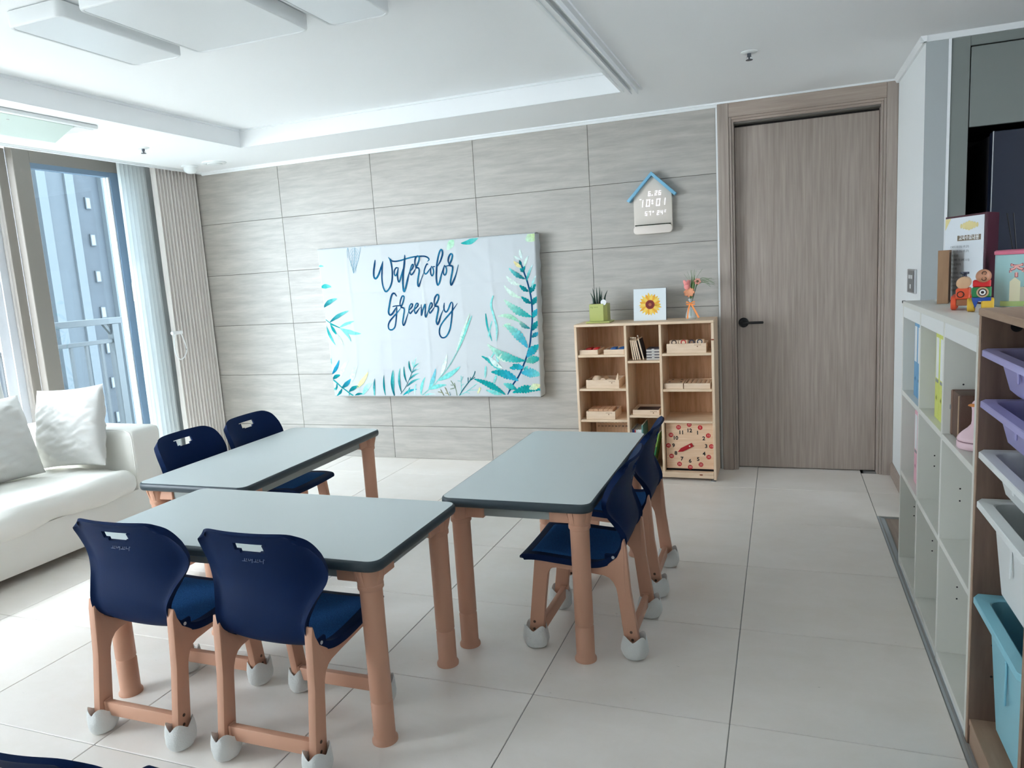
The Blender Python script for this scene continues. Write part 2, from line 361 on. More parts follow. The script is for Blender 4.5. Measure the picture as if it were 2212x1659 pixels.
MB().box(-.305, -.299, -2.86, -1.452, .12, 2.27).obj('pane', glass, w2, 0)
for n, y0 in (('window_3', -4.36), ('window_4', -5.9)):
    w = struct(MB().box(-.27, -.21, y0+1.40, y0+1.46, .02, 2.36).obj(n, greige))
    MB().box(-.27, -.21, y0, y0+1.40, 2.27, 2.36).obj('top_rail', greige, w)
    MB().box(-.27, -.21, y0, y0+1.40, .02, .12).obj('bottom_rail', greige, w)
    MB().box(-.243, -.237, y0, y0+1.40, .12, 2.27).obj('pane', glass, w, 0)
struct(MB().box(-.38, -.19, -5.9, -.55, -.02, .02).obj('trim_8', alu, smooth=0))

w5 = struct(MB().box(6.94, 6.99, -3.75, -3.1, .9, .96).box(6.94, 6.99, -3.75, -3.1, 2.14, 2.2).obj('added_fill_window', alu, smooth=0))  # unseen window, added to light the floor and ceiling on the right
for a, b in ((-3.75, -3.1),): MB().box(6.96, 6.966, a, b, .96, 2.14).obj('pane', glass, w5, 0)
# ------------------------------------------------------------------ door
d = struct(MB().box(4.1075, 4.9125, .055, .09, .006, 2.155, .002).obj('door_1', door_m))
MB().box(4.012, 4.078, -.022, .01, 0, 2.3, .003).obj('casing_board', door_m, d)
MB().box(4.942, 5.0, -.022, .01, 0, 2.3, .003).obj('casing_board', door_m, d)
MB().box(4.0785, 4.9415, -.022, .01, 2.207, 2.3, .003).obj('casing_head', door_h, d)
for k, (a, w_, y) in enumerate(((4.0785, .014, -.016), (4.0925, .013, -.008))):
    MB().box(a, a+w_, y, .10, 0, 2.207-.014*k, .002).obj('door_jamb', door_m, d)
    b_ = 9.02-a
    MB().box(b_-w_, b_, y, .10, 0, 2.207-.014*k, .002).obj('door_jamb', door_m, d)
    MB().box(a+w_, b_-w_, y, .10, 2.193-.014*k, 2.207-.014*k, .002).obj('head_jamb', door_h, d)
MB().box(4.03, 4.98, .092, .12, -.1, 2.3).obj('light_leak_backing', mat('gap_shade_dark', (40, 34, 32), .9), d)  # dark sheet added behind the door to block light leaking round it
h = MB().lathe([(.031, 0), (.031, .006), (.026, .010), (.0, .010)], 24, M=Matrix.Translation((4.147, .055, .953)) @ Matrix.Rotation(PI/2, 4, 'X')).obj('handle_rose', black, d)
MB().rod((4.147, .046, .953), (4.147, .008, .953), .0095, 14).box(4.138, 4.268, .002, .016, .945, .961, .004).obj('lever_handle', black, d)

# ------------------------------------------------------------------ kitchen beyond the white column
kg = mat('grey_green_lacquer', (124, 130, 127), .5)
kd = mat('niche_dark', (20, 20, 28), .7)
t = thing('kitchen_cabinet', 'tall grey-green kitchen cabinet built around the dark refrigerator', 'cabinet', (5.102, -.85, -.012))
def kb(n, m, x0, x1, y0, y1, z0, z1, b=.002): return MB().box(x0-5.102, x1-5.102, y0+.85, y1+.85, z0+.012, z1+.012, b).obj(n, m, t)
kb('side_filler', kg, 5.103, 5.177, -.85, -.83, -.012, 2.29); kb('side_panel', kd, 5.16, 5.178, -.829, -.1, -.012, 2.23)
kb('top_filler', kg, 5.1775, 6.88, -.85, -.83, 2.235, 2.29); kb('cabinet_door', kg, 5.181, 6.1, -.852, -.832, 1.882, 2.229)
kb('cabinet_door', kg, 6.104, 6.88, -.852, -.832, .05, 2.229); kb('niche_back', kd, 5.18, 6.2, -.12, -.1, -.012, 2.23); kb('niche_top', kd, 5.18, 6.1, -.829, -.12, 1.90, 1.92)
t = thing('refrigerator', 'dark navy refrigerator standing in the grey-green cabinet niche', 'refrigerator', (5.27, -.84, -.012))
fr = mat('fridge_navy', (34, 40, 58), .32, spec=.4)
MB().box(0, .8, .03, .66, .02, 1.85).obj('body', kd, t); MB().box(0, .398, -.03, .028, .05, 1.862, .004).obj('door', fr, t); MB().box(.402, .8, -.03, .028, .05, 1.862, .004).obj('door', fr, t)
MB().box(0, .004, -.033, -.03, .05, 1.862).obj('door_edge', steel, t); MB().box(.02, .78, .05, .6, 0, .05).obj('plinth', black, t)

# light switch on the white column
t = thing('light_switch', 'grey two-row light switch plate on the white column', 'switch', (5.0, -.63, 1.19))
MB().box(-.011, 0, -.115, .115, -.06, .06, .003).obj('back_plate', mat('brushed_plate', (196, 198, 200), .35, metal=.6), t)
MB().box(-.0135, -.0105, -.108, .07, -.053, .053, .001).obj('face_plate', mat('switch_grey', (120, 122, 122), .4), t)
for y, z, hh in ((-.05, .022, .010), (-.01, .022, .010), (.03, .022, .010), (-.01, -.026, .011)):
    MB().box(-.0155, -.013, y-.012, y+.012, z-hh, z+hh, .001).obj('button', mat('switch_button', (224, 226, 226), .3), t)
# ------------------------------------------------------------------ tables
def rrect(x0, x1, y0, y1, r, n=6):
    o = []
    for cx, cy, a0 in ((x1-r, y1-r, 0), (x0+r, y1-r, PI/2), (x0+r, y0+r, PI), (x1-r, y0+r, 1.5*PI)):
        for k in range(n+1):
            a = a0+PI/2*k/n; o.append((cx+r*math.cos(a), cy+r*math.sin(a)))
    return o
def make_table(L, Wd, H=.58):
    t = thing('table', '', 'table')
    a, b = L/2, Wd/2
    o = rrect(-a+.006, a-.006, -b+.006, b-.006, .034)
    MB().prism(o, 'z', H-.02, H+.0006).obj('tabletop', ttop, t, 20)
    mb = MB(); P = []
    n = len(o)
    for off, z in ((.0, H), (.004, H-.001), (.0075, H-.006), (.0085, H-.015), (.0075, H-.025), (.003, H-.031), (-.004, H-.033), (-.03, H-.033)):
        P.append([(x, y, z) for x, y in rrect(-a+.006-off, a-.006+off, -b+.006-off, b-.006+off, max(.004, .034+off))])
    mb.grid(P, closed=True)
    mb.obj('edge_band', tedge, t, 50)
    for s in (-1, 1):
        MB().box(-a+.15, a-.15, s*(b-.052)-.009, s*(b-.052)+.009, H-.072, H-.033, .002).obj('apron', apron_m, t)
        MB().box(s*(a-.052)-.009, s*(a-.052)+.009, -b+.15, b-.15, H-.072, H-.033, .002).obj('apron', apron_m, t)
    MB().box(-a+.03, a-.03, -b+.03, b-.03, H-.033, H-.02).obj('underside_board', apron_m, t)
    for sx in (-1, 1):
        for sy in (-1, 1):
            cx, cy = sx*(a-.06), sy*(b-.055)
            lg = MB().lathe([(.0300, .131), (.0326, .135), (.0326, .3), (.0335, H-.09)], 28, (cx, cy, 0)).obj('leg', tan, t)
            MB().lathe([(.0385, 0), (.0385, .008), (.0345, .014), (.0325, .02), (.0328, .124), (.0300, .1285), (.0300, .1315)], 28, (cx, cy, 0)).obj('foot_sleeve', tan, lg)
            cl = MB().lathe([(.036, H-.1), (.038, H-.097), (.038, H-.085), (.0365, H-.083), (.044, H-.04), (.044, H-.0335)], 28, (cx, cy, 0))
            for k in range(10):
                w = 2*PI*k/10+.3
                M = Matrix.Translation((cx, cy, 0)) @ Matrix.Rotation(w, 4, 'Z')
                cl.prism([(.036, H-.084), (.047, H-.042), (.047, H-.034), (.036, H-.034)], 'y', -.004, .004, M=M)
            cl.obj('collar', tan, lg)
            MB().box(min(cx, cx-sx*.1), max(cx, cx-sx*.1), cy-.017+sy*.003, cy+.017+sy*.003, H-.078, H-.0335, .003).obj('bracket', tan, lg)
            MB().box(cx-.017+sx*.008, cx+.017+sx*.008, min(cy, cy-sy*.1), max(cy, cy-sy*.1), H-.078, H-.0335, .003).obj('bracket', tan, lg)
    return t
tb = make_table(1.124, .552)
TG = 'grey-topped activity tables'
def place(o, x, y, rz, label, group=None, z=0):
    o.location = (x, y, z); o.rotation_euler = (0, 0, rz); o['label'] = label
    if group: o['group'] = group
tb2, tb3 = copy_tree(tb), copy_tree(tb)
place(tb, 2.757, -2.890, 0, 'nearest grey-topped table, with two navy chairs turned backs to the camera', TG)
place(tb2, 2.102, -2.060, PI/2+.012, 'grey-topped table beside the white sofa, two chair backs behind it', TG)
place(tb3, 3.504, -2.040, PI/2, 'grey-topped table on the right, between two navy chairs and the pinewood bookcase', TG)
tb2.scale = (.965, 1, 1); tb3.scale = (.965, 1, 1)

# ------------------------------------------------------------------ chairs: navy moulded shell on tan side frames, feet in white felt socks
ST = [(.222, .332, .160, 0, .004), (.219, .343, .167, 0, .004), (.203, .352, .171, 0, .004), (.15, .356, .174, 0, .004), (.07, .350, .179, 0, .006), (-.02, .343, .178, 0, .006),
      (-.075, .340, .171, 0, .011), (-.118, .353, .161, .004, .015), (-.143, .385, .152, .004, .008), (-.154, .43, .150, .006, 0), (-.150, .47, .160, .018, 0), (-.145, .51, .176, .036, 0),
      (-.144, .545, .190, .047, 0), (-.149, .58, .196, .05, 0), (-.159, .62, .195, .044, 0), (-.167, .645, .191, .039, -.002), (-.174, .665, .186, .034, -.004), (-.181, .682, .177, .030, -.006), (-.187, .693, .166, .026, -.007), (-.194, .701, .153, .024, -.008)]
SP = spline(ST, 5)
def shell_pt(i, t):
    u, z, hw, du, dz = SP[i]; w = abs(t)**2.4
    return Vector((hw*t, u+du*w, z+dz*(w if z < .5 else abs(t)**9)))
def shell_n(i, t):
    a = shell_pt(min(i+1, len(SP)-1), t)-shell_pt(max(i-1, 0), t); b = shell_pt(i, min(t+.02, 1))-shell_pt(i, max(t-.02, -1))
    n = a.cross(b); n.normalize(); return n          # towards the sitter
def make_chair():
    t = thing('chair', '', 'chair')
    ts = [-1, -.985, -.96, -.92]+[-.85+.085*k for k in range(21)]+[.92, .96, .985, 1]
    n, m = len(SP), len(ts)
    def hole(i, j):
        z = .5*(SP[i][1]+SP[i+1][1]); x = .5*(SP[i][2]*ts[j]+SP[i+1][2]*ts[j+1])
        return i > 60 and .636 < z < .668 and abs(x) < .030+.6*(z-.625)
    mb = MB(); F = []; B = []
    for i in range(n):
        for tt in ts:
            p = shell_pt(i, tt); nn = shell_n(i, tt); e = max(0, (abs(tt)-.90)/.10); th = .009+.013*e
            F.append(p); B.append(p-nn*th)
    k = n*m; fs = []; quads = set((i, j) for i in range(n-1) for j in range(m-1) if not hole(i, j)); cnt = {}
    for i, j in quads:
        q = [i*m+j, i*m+j+1, (i+1)*m+j+1, (i+1)*m+j]; fs.append(q); fs.append([x+k for x in q[::-1]])
        for e in range(4):
            a, b = q[e], q[(e+1) % 4]; cnt.setdefault((min(a, b), max(a, b)), []).append((a, b))
    for e, l in cnt.items():
        if len(l) == 1: a, b = l[0]; fs.append([b, a, a+k, b+k])
    mb.add(F+B, fs); sh = mb.obj('seat_shell', navy, t, 50)
    # felt pad sunk into the seat
    P = []
    rows = [i for i in range(len(SP)) if .19 > SP[i][0] and i < 41]
    for i in rows:
        f = (i-rows[0])/(len(rows)-1); ed = .5*(1-math.cos(2*PI*min(1, max(0, f)))) ** .5 if 0 else 1
        P.append([shell_pt(i, -.86+1.72*k/20)+shell_n(i, -.86+1.72*k/20)*(.0035 if 0 < k < 20 and 0 < f < 1 else -.002) for k in range(21)])
    MB().grid(P).obj('seat_pad', navy_pad, sh, 60)
    # moulded mark below the hand hole
    iM = min(range(60, len(SP)), key=lambda i: abs(SP[i][1]-.612))
    u, z = SP[iM][0], SP[iM][1]; sl = math.atan2(SP[iM-3][0]-SP[iM+3][0], SP[iM+3][1]-SP[iM-3][1])
    M = Matrix.Translation((.004, u-.0104, z)) @ Matrix.Rotation(PI/2-sl, 4, 'X')
    text_mb('고여고나', .021, .0006, M).obj('moulded_mark', mat('navy_mark', (40, 66, 104), .5), sh, 0)
    FO = [(.203, .028), (.162, .352), (.09, .345), (.025, .338), (-.063, .333), (-.104, .342), (-.135, .366), (-.151, .400), (-.1545, .420), (-.158, .430), (-.162, .430), (-.168, .40), (-.178, .25), (-.208, .028),
          (-.158, .028), (-.149, .09), (-.133, .235), (-.129, .256), (-.120, .277), (-.106, .292), (-.088, .299), (-.04, .304), (.03, .309), (.085, .313), (.098, .311), (.109, .303), (.116, .287), (.130, .19), (.150, .028)]
    for s in (-1, 1):
        fr_ = MB().prism([(u, z) for u, z in FO], 'x', s*.158-.0125, s*.158+.0125, .003).obj('side_frame', tan, t, 40)
        for u, z in ((-.176, .100), (.176, .100), (-.180, .072), (.178, .072)):
            sc = MB().lathe([(.0052, 0), (.0052, .0006), (.0034, .0008), (.003, -.0004), (0, -.0004)], 12, M=Matrix.Translation((s*.1706, u, z)) @ Matrix.Rotation(s*PI/2, 4, 'Y'))
            sc.obj('screw', mat('screw_dark', (92, 70, 58), .4, metal=.3), fr_)
        MB().lathe([(.0055, 0), (.0055, .0014), (.003, .0016), (.0024, .0008), (0, .0008)], 12, M=Matrix.Translation((s*.1655, -.122, .366)) @ Matrix.Rotation(s*PI/2, 4, 'Y')).obj('rivet', mat('rivet_white', (214, 218, 222), .4), sh)
        MB().box(s*.155-.006, s*.155+.006, -.145, -.09, .338, .375, .004).obj('shell_lug', navy, sh)
        for u in (-.184, .177):
            G = []
            Rz = [(.0, 0), (.5, .0008), (.78, .007), (.93, .018), (1.0, .034), (.98, .048), (.91, .062), (.80, .076)]
            nn = 40
            for r, z in Rz+[(.74, .072), (.70, .05)]:
                row = []
                for k in range(nn):
                    a = 2*PI*k/nn; tip = abs(math.sin(2*a))**1.4; f = max(0, (z-.03)/.042)
                    wob = 1+.06*noise.noise(Vector((math.cos(a)*2+u*9, math.sin(a)*2+s*3, z*40)))
                    rr = r*wob*(1+.08*f*f*tip)
                    row.append((s*.158+.0395*rr*math.cos(a), u+.048*rr*math.sin(a), z+f*.019*(tip-.30)))
                G.append(row)
            MB().grid(G, closed=True).obj('felt_sock', felt, t, 60)
    for u, z0 in ((-.172, .052), (.157, .052)):
        MB().box(-.146, .146, u-.011, u+.011, z0, z0+.046, .005, seg=2).obj('stretcher', tan, t)
        st = MB()
        for s in (-1, 1): 
            MB().box(s*.142-.004, s*.142+.004, u-.0145, u+.0145, z0-.004, z0+.050, .003).obj('stretcher_socket', tan, t)
    return t
ch = make_chair()
CG = 'navy children\'s chairs with tan legs and white felt socks'
spots = [(2.512, -3.118, 0, 'left of the two navy chairs with backs to the camera at the nearest table'),
         (3.0, -3.118, 0, 'navy chair right of its twin, back to the camera, beside the nearest table leg'),
         (3.705, -2.318, PI/2, 'navy chair at the right table, nearer of the two seen from the side'),
         (3.705, -1.815, PI/2, 'navy chair at the right table, farther of the two, nearest the pinewood bookcase'),
         (1.848, -2.165, -PI/2, 'navy chair tucked under the sofa-side table, the one closer to the white sofa arm'),
         (1.897, -1.772, -PI/2+.02, 'navy chair under the sofa-side table, farther back in front of the curtains'),
         (3.262, -3.985, 0, 'cropped navy chair back in the lower left corner of the photo')]
for i, (x, y, rz, lb) in enumerate(spots):
    c = ch if i == 0 else copy_tree(ch)
    place(c, x, y, rz, lb, CG)

# ------------------------------------------------------------------ sofa and cushions
t = thing('sofa', 'long white fabric sofa under the balcony window', 'sofa', (.4, -2.9, 0))
def sf(n, mb, m=sofa_m, p=None):
    for i, v in enumerate(mb.v): mb.v[i] = (v[0]-.4, v[1]+2.9, v[2])
    return mb.obj(n, m, p or t, 60)
sf('base', softbox(-.14, .895, -4.6, -1.60, .045, .262, .03, .004, 2, (14, 30, 6)))
sf('arm', softbox(-.14, .895, -1.775, -1.555, .045, .602, .035, .006, 3, (20, 10, 14)))
sf('backrest', softbox(-.14, .10, -4.6, -1.62, .2, .602, .04, .006, 3, (8, 40, 10)))
sf('seat_cushion', softbox(.06, .93, -3.05, -1.765, .235, .385, .068, .022, 4.0, (48, 64, 18), 2, .03))
sf('seat_cushion', softbox(.06, .93, -4.55, -3.06, .235, .385, .068, .016, 3.2, (24, 30, 10), 3, .03))
sf('piping', MB().tube([(.13, -1.772, .604), (.6, -1.773, .604), (.85, -1.774, .602), (.889, -1.775, .585), (.899, -1.776, .55), (.899, -1.776, .30)], .0035, 8))
for x in (.03, .8):
    for y in (-4.4, -1.68): sf('foot', MB().rod((x, y, 0), (x, y, .06), .022, 12), black)
def pillow(n=34, w=.5, h=.5, T=.085, seed=0, amp=.012):
    """square stuffed cushion in its own xz plane, thickness along y"""
    mb = MB()
    for s in (1, -1):
        P = []
        for i in range(n+1):
            row = []
            for j in range(n+1):
                u, v = -1+2*i/n, -1+2*j/n
                th = T*max(0, (1-abs(u)**2.6)*(1-abs(v)**2.6))**.55
                k = 1-.055*(1-abs(u)**2)*abs(v)**6; k2 = 1-.055*(1-abs(v)**2)*abs(u)**6
                q = Vector((u*w/2*k2, 0, v*h/2*k))
                wr = amp*(noise.noise(Vector((u*1.6+seed*5, v*4.2+u*2.5, seed)))+.7*noise.noise(Vector((u*2.2+v*3, v*9-u*4, seed+4.)))+.45*abs(noise.noise(Vector((u*4, v*14-u*7, seed+9.)))))
                e = min(1, (1-max(abs(u), abs(v)))*4)
                row.append((q.x, s*th+wr*e*(1 if s > 0 else .6), q.z))
            P.append(row)
        mb.grid(P, flip=s < 0)
    return mb
def put_cushion(name, label, mb, loc, rot, group=None, m=pillow_m):
    o = mb.obj(name, m, None, 60); o.location = loc; o.rotation_euler = rot
    return tag(o, label, 'cushion', group)
put_cushion('throw_pillow', 'square white throw pillow leaning against the sofa arm', pillow(60, .50, .46, .085, 1, .020), (.545, -1.862, .636), (R(-11), R(-4), R(3)))
put_cushion('back_cushion', 'plump white back cushion at the left edge of the photo, in front of another', pillow(50, .70, .46, .12, 2, .024), (.43, -2.36, .63), (R(-16), 0, R(90)))
put_cushion('back_cushion', 'white cushion standing behind the plump one at the left edge of the photo', pillow(50, .66, .50, .09, 3, .024), (.23, -2.30, .72), (R(-10), 0, R(90)))

# ------------------------------------------------------------------ curtains
def curtain(y0, y1, x, amp, waves, z0, z1, seed, gather=0, n=150, nz=22, sharp=1.0):
    P = []
    for i in range(n+1):
        f = i/n; row = []
        for j in range(nz+1):
            g = j/nz; z = z0+(z1-z0)*g
            ph = waves*2*PI*f+.6*noise.noise(Vector((f*3, seed, 0)))+.35*noise.noise(Vector((f*6, seed, z*.7)))
            s = math.sin(ph) if sharp >= 1 else 1.7*abs(math.sin(ph/2))**sharp-.9
            a = amp*(1-.25*noise.noise(Vector((f*5, seed+3, z*.8))))
            yy = y0+(y1-y0)*f; yc = .5*(y0+y1); yy = yc+(yy-yc)*(1+gather*(1-g))
            row.append((x+a*s, yy+.25*amp*math.cos(ph*1.0), z))
        P.append(row)
    return MB().grid(P)
c1 = curtain(-.705, -.455, -.10, .021, 7, .02, 2.34, 1, .10)
tag(c1.obj('sheer_curtain', sheer_mat('sheer_white', (240, 243, 243), .22), None, 60), 'sheer white curtain drawn aside at the right end of the window', 'curtain')
c2 = curtain(-.44, -.006, -.045, .026, 13, .02, 2.34, 2, 0, 420, 16, .7)
tag(c2.obj('blackout_curtain', mat('curtain_greige', (232, 227, 223), .9, bump=.1, bscale=300), None, 60), 'pleated greige curtain folded into the corner beside the tiled wall', 'curtain')
t = thing('curtain_tieback', 'white cord loop hanging from a short toggle in front of the curtains', 'tieback', (.012, -.45, 1.06))
wp = mat('white_plastic', (236, 238, 238), .4)
MB().rod((0, -.055, 0), (0, .04, .0), .014, 12).obj('toggle', wp, t)
lp = [(0.004, -.035+.0, -.01), (.004, -.05, -.09), (.004, -.045, -.16), (.004, -.01, -.205), (.004, .035, -.19), (.004, .065, -.14), (.004, .05, -.06), (.004, .03, -.01)]
MB().tube(spline(lp, 6), .0045, 8).obj('cord', wp, t)
# ------------------------------------------------------------------ ceiling fittings
t = thing('ceiling_lamp', 'flat white three-panel ceiling lamp in the raised recess', 'ceiling lamp', (2.35, -2.48, 2.411))
lm = mat('lamp_frame', (226, 229, 230), .45); ldm = mat('lamp_diffuser', (232, 236, 238), .3)
for x0, x1, y0, y1 in ((1.712, 1.985, -2.776, -2.195), (2.068, 2.625, -2.78, -2.19), (2.72, 2.988, -2.776, -2.185)):
    x0 -= 2.35; x1 -= 2.35; y0 += 2.48; y1 += 2.48
    P = [[(x, y, z) for x, y in rrect(x0+i, x1-i, y0+i, y1-i, .03, 6)] for i, z in ((.012, 0), (0, -.004), (0, -.052), (.002, -.058), (.006, -.060), (.010, -.058), (.011, -.054), (.05, -.054))]
    hs = MB().grid(P, closed=True).obj('housing', lm, t, 40)
    MB().prism(rrect(x0+.0125, x1-.0125, y0+.0125, y1-.0125, .022, 6), 'z', -.0565, -.052).obj('diffuser', ldm, hs, 30)
t = thing('air_conditioner', 'slim white ceiling air conditioner with its flap open, above the window', 'air conditioner', (.55, -2.25, 2.3))
acw = mat('ac_white', (232, 236, 236), .35); acg = mat('ac_flap', (204, 220, 214), .4)
MB().box(-.29, .145, -.65, .60, -.022, 0, .008, seg=2).obj('panel', acw, t, 40)
MB().box(.255, .29, -.65, .60, -.022, 0, .008, seg=2).box(.146, .2545, .50, .60, -.022, 0, .004).box(.146, .2545, -.65, -.60, -.022, 0, .004).obj('panel_edge', acw, t, 40)
MB().box(.146, .2545, -.60, .50, -.004, 0).obj('outlet_slot', mat('ac_slot', (64, 80, 84), .6), t)
M = Matrix.Translation((.235, 0, -.012)) @ Matrix.Rotation(R(-24), 4, 'Y')
MB().box(-.175, 0, -.595, .495, -.004, .004, .003, M=M).obj('flap', acg, t, 40)
for y in (-.2, .15): MB().box(.17, .20, y-.006, y+.006, -.035, -.004).obj('flap_arm', acw, t)
def sprinkler(x, y, label):
    t = thing('sprinkler', label, 'sprinkler', (x, y, 2.3))
    MB().lathe([(.038, 0), (.038, -.003), (.03, -.007), (.016, -.008), (0, -.008)], 24).obj('escutcheon', acw, t)
    MB().lathe([(.009, -.007), (.009, -.022), (.004, -.024), (.004, -.034), (.016, -.035), (.016, -.037), (0, -.037)], 16).obj('head', mat('sprinkler_metal', (92, 98, 106), .35, metal=.7), t)
    for s in (-1, 1): MB().tube([(s*.008, 0, -.018), (s*.013, 0, -.027), (s*.006, 0, -.035)], .002, 6).obj('yoke_arm', steel, t)
sprinkler(4.24, -1.068, 'sprinkler head in the plain white ceiling left of the door wall corner')
sprinkler(.513, -1.039, 'small sprinkler head in the ceiling above the window curtain')
t = thing('smoke_detector', 'white domed detector on the ceiling in front of the greige curtain', 'detector', (.20, -.31, 2.3))
MB().lathe([(.062, 0), (.062, -.008), (.055, -.013)], 28).obj('base', acw, t); MB().lathe([(.048, -.012), (.047, -.028), (.04, -.044), (.025, -.054), (0, -.058)], 28).obj('dome', acw, t, 60)
t = thing('ceiling_vent', 'round white vent disc on the ceiling near the tiled wall', 'vent', (.44, -.32, 2.3))
MB().lathe([(.085, 0), (.085, -.005), (.074, -.012), (.06, -.012), (.055, -.004)], 32).obj('ring', acw, t, 40)
MB().lathe([(.054, -.006), (.052, -.016), (.03, -.02), (0, -.02)], 28).obj('disc', acw, t, 40); MB().lathe([(.058, -.0025), (0, -.0025)], 24).obj('gap', black, t)

# ------------------------------------------------------------------ covered wall screen with the watercolour print
YC = -.1
def on_plane(px, py, y=YC):
    d_ = CF+CR*((px-1106)/FPX)-CU*((py-829.5)/FPX); k = (y-EYE.y)/d_.y; p = EYE+d_*k
    return p.x, p.z
CQ = dict(tl=(1.107, 1.616), tr=(2.829, 1.608), br=(2.807, .501), bl=(1.139, .504))
SCX, SCZ = 1.97, 1.05
def edgeL(z): f = (z-.504)/(1.616-.504); return 1.139+(1.107-1.139)*f
def edgeR(z): f = (z-.501)/(1.608-.501); return 2.807+(2.829-2.807)*f
def edgeB(x): return .504+(.501-.504)*(x-1.139)/1.668
def edgeT(x): return 1.616+(1.608-1.616)*(x-1.107)/1.722
def wr(x, z):
    """creases of the cloth, as a depth towards the room"""
    o = .0
    for c, a in ((1.36, .004), (1.66, .002), (1.97, .004), (2.26, .002), (2.50, .004), (2.68, .003)):
        o += a*math.exp(-abs(x-c+.01*math.sin(z*5))/.011)
    for c, a in ((1.29, .004), (.93, .0025), (.72, .002)): o += a*math.exp(-abs(z-c-.01*math.sin(x*3))/.010)
    w = max(0, (z-.85))*max(0, 1-abs(x-2.25)/.7)
    o += .010*w*(noise.noise(Vector((x*5+z*5, (x-z)*1.4, 3)))) + .006*w*noise.noise(Vector((x*11+z*12, (x-z)*2, 8)))
    o += .004*noise.noise(Vector((x*4, z*3, 1)))+.002*noise.noise(Vector((x*12, z*10, 2)))
    e = min(x-edgeL(z), edgeR(z)-x, z-edgeB(x), edgeT(x)-z); return o*min(1, max(0, e/.04))
t = thing('screen_cover', 'large wall screen under a white cloth cover printed with green watercolor leaves and lettering', 'screen cover', (SCX, YC, SCZ))
MB().box(-.78, .78, .02, .085, -.44, .46, .01).obj('screen', mat('screen_black', (24, 24, 28), .3), t)
MB().box(-.2, .2, .086, .0985, -.2, .2).obj('wall_bracket', black, t)
nx, nz = 172, 112; P = []
for i in range(nx+1):
    row = []
    for j in range(nz+1):
        u, v = i/nx, j/nz
        z0 = 1.06; 
        xb = 1.139+1.668*u; xt = 1.107+1.722*u
        zb = .504-.003*u; zt = 1.616-.008*u
        x = xb+(xt-xb)*v; z = zb+(zt-zb)*v
        row.append((x-SCX, -wr(x, z), z-SCZ))
    P.append(row)
cl = MB().grid(P)
def side(pts, nrm):
    out = []
    for k, (dy, dn) in enumerate(((0, 0), (.004, .003), (.012, .006), (.05, .007), (.09, .004))):
        out.append([(p[0]+nrm[0]*(dn+.003*math.sin(q*.5)*(k > 2)), p[1]+dy, p[2]+nrm[1]*(dn+.003*math.sin(q*.37)*(k > 2))) for q, p in enumerate(pts)])
    cl.grid(out)
side(P[-1], (1, 0)); side(P[0], (-1, 0)); side([r[-1] for r in P], (0, 1)); side([r[0] for r in P], (0, -1))
cloth = cl.obj('cloth', mat('white_polyester', (190, 196, 199), .8, bump=.05, bscale=400), t, 60)

# print: every stroke and leaf lies on the creased cloth
CROP = {'W': (795, 530, 210/2212), 'G': (825, 625, 180/2212), 'R': (1020, 530, 160/804), 'L': (680, 700, 180/1866), 'M': (850, 660, 200/1659), 'T': (680, 500, 180/1357), 'C': (660, 480, 540/2212)}
def cp(k, p): a, b, s = CROP[k]; return on_plane(a+p[0]*s, b+p[1]*s)
class Ink:
    def __init__(s): s.v = []; s.f = []; s.c = []; s.lay = 0
    def q(s, pts, cols):
        k = len(s.v); off = .0012+.00025*s.lay
        for (x, z), c in zip(pts, cols):
            x = min(max(x, edgeL(z)+.001), edgeR(z)-.001); z = min(max(z, edgeB(x)+.001), edgeT(x)-.001)
            s.v.append((x-SCX, -wr(x, z)-off, z-SCZ)); s.c.append(c)
        return k
    def strip(s, C, Wd, cols):
        """ribbon along centre C with half widths Wd"""
        n = len(C); L = []; Rr = []
        for i in range(n):
            a, b = C[max(i-1, 0)], C[min(i+1, n-1)]; dx, dz = b[0]-a[0], b[1]-a[1]; l = math.hypot(dx, dz) or 1
            nx_, nz_ = -dz/l*Wd[i], dx/l*Wd[i]
            L.append((C[i][0]+nx_, C[i][1]+nz_)); Rr.append((C[i][0]-nx_, C[i][1]-nz_))
        k = s.q([p for pr_ in zip(L, Rr) for p in pr_], [c for c in cols for _ in (0, 1)])
        for i in range(n-1): s.f.append((k+2*i, k+2*i+1, k+2*i+3, k+2*i+2))
    def obj(s, name, m, parent):
        me = bpy.data.meshes.new(name); me.from_pydata(s.v, [], s.f)
        a = me.color_attributes.new('ink', 'FLOAT_COLOR', 'POINT')
        for i, c in enumerate(s.c): a.data[i].color = rgba(c)
        me.materials.append(m); o = bpy.data.objects.new(name, me); COL.objects.link(o); o.parent = parent; return o
def mix(a, b, f): return tuple(x+(y-x)*f for x, y in zip(a, b))
def scale_of(k): return CROP[k][2]*.00289       # metres per crop pixel near the print
inkL = Ink(); NV, NV2 = (16, 62, 100), (28, 104, 136)
def stroke(ink, k, pts, w, c=None, taper=.12, c2=None, n=7):
    C = [cp(k, p) for p in spline(pts, n)]; m = len(C); h = w*scale_of(k)/2
    Wd = [h*min(1, .45+i/m/taper*.55, .25+(m-1-i)/m/taper*.75) for i in range(m)] if taper else [h]*m
    if c is None: cols = [mix(NV2, NV, .5+.5*math.sin(i*.16)) for i in range(m)]
    else: cols = [mix(c, c2 or c, i/(m-1)) for i in range(m)]
    ink.strip(C, Wd, cols); ink.lay = (ink.lay+1) % 8
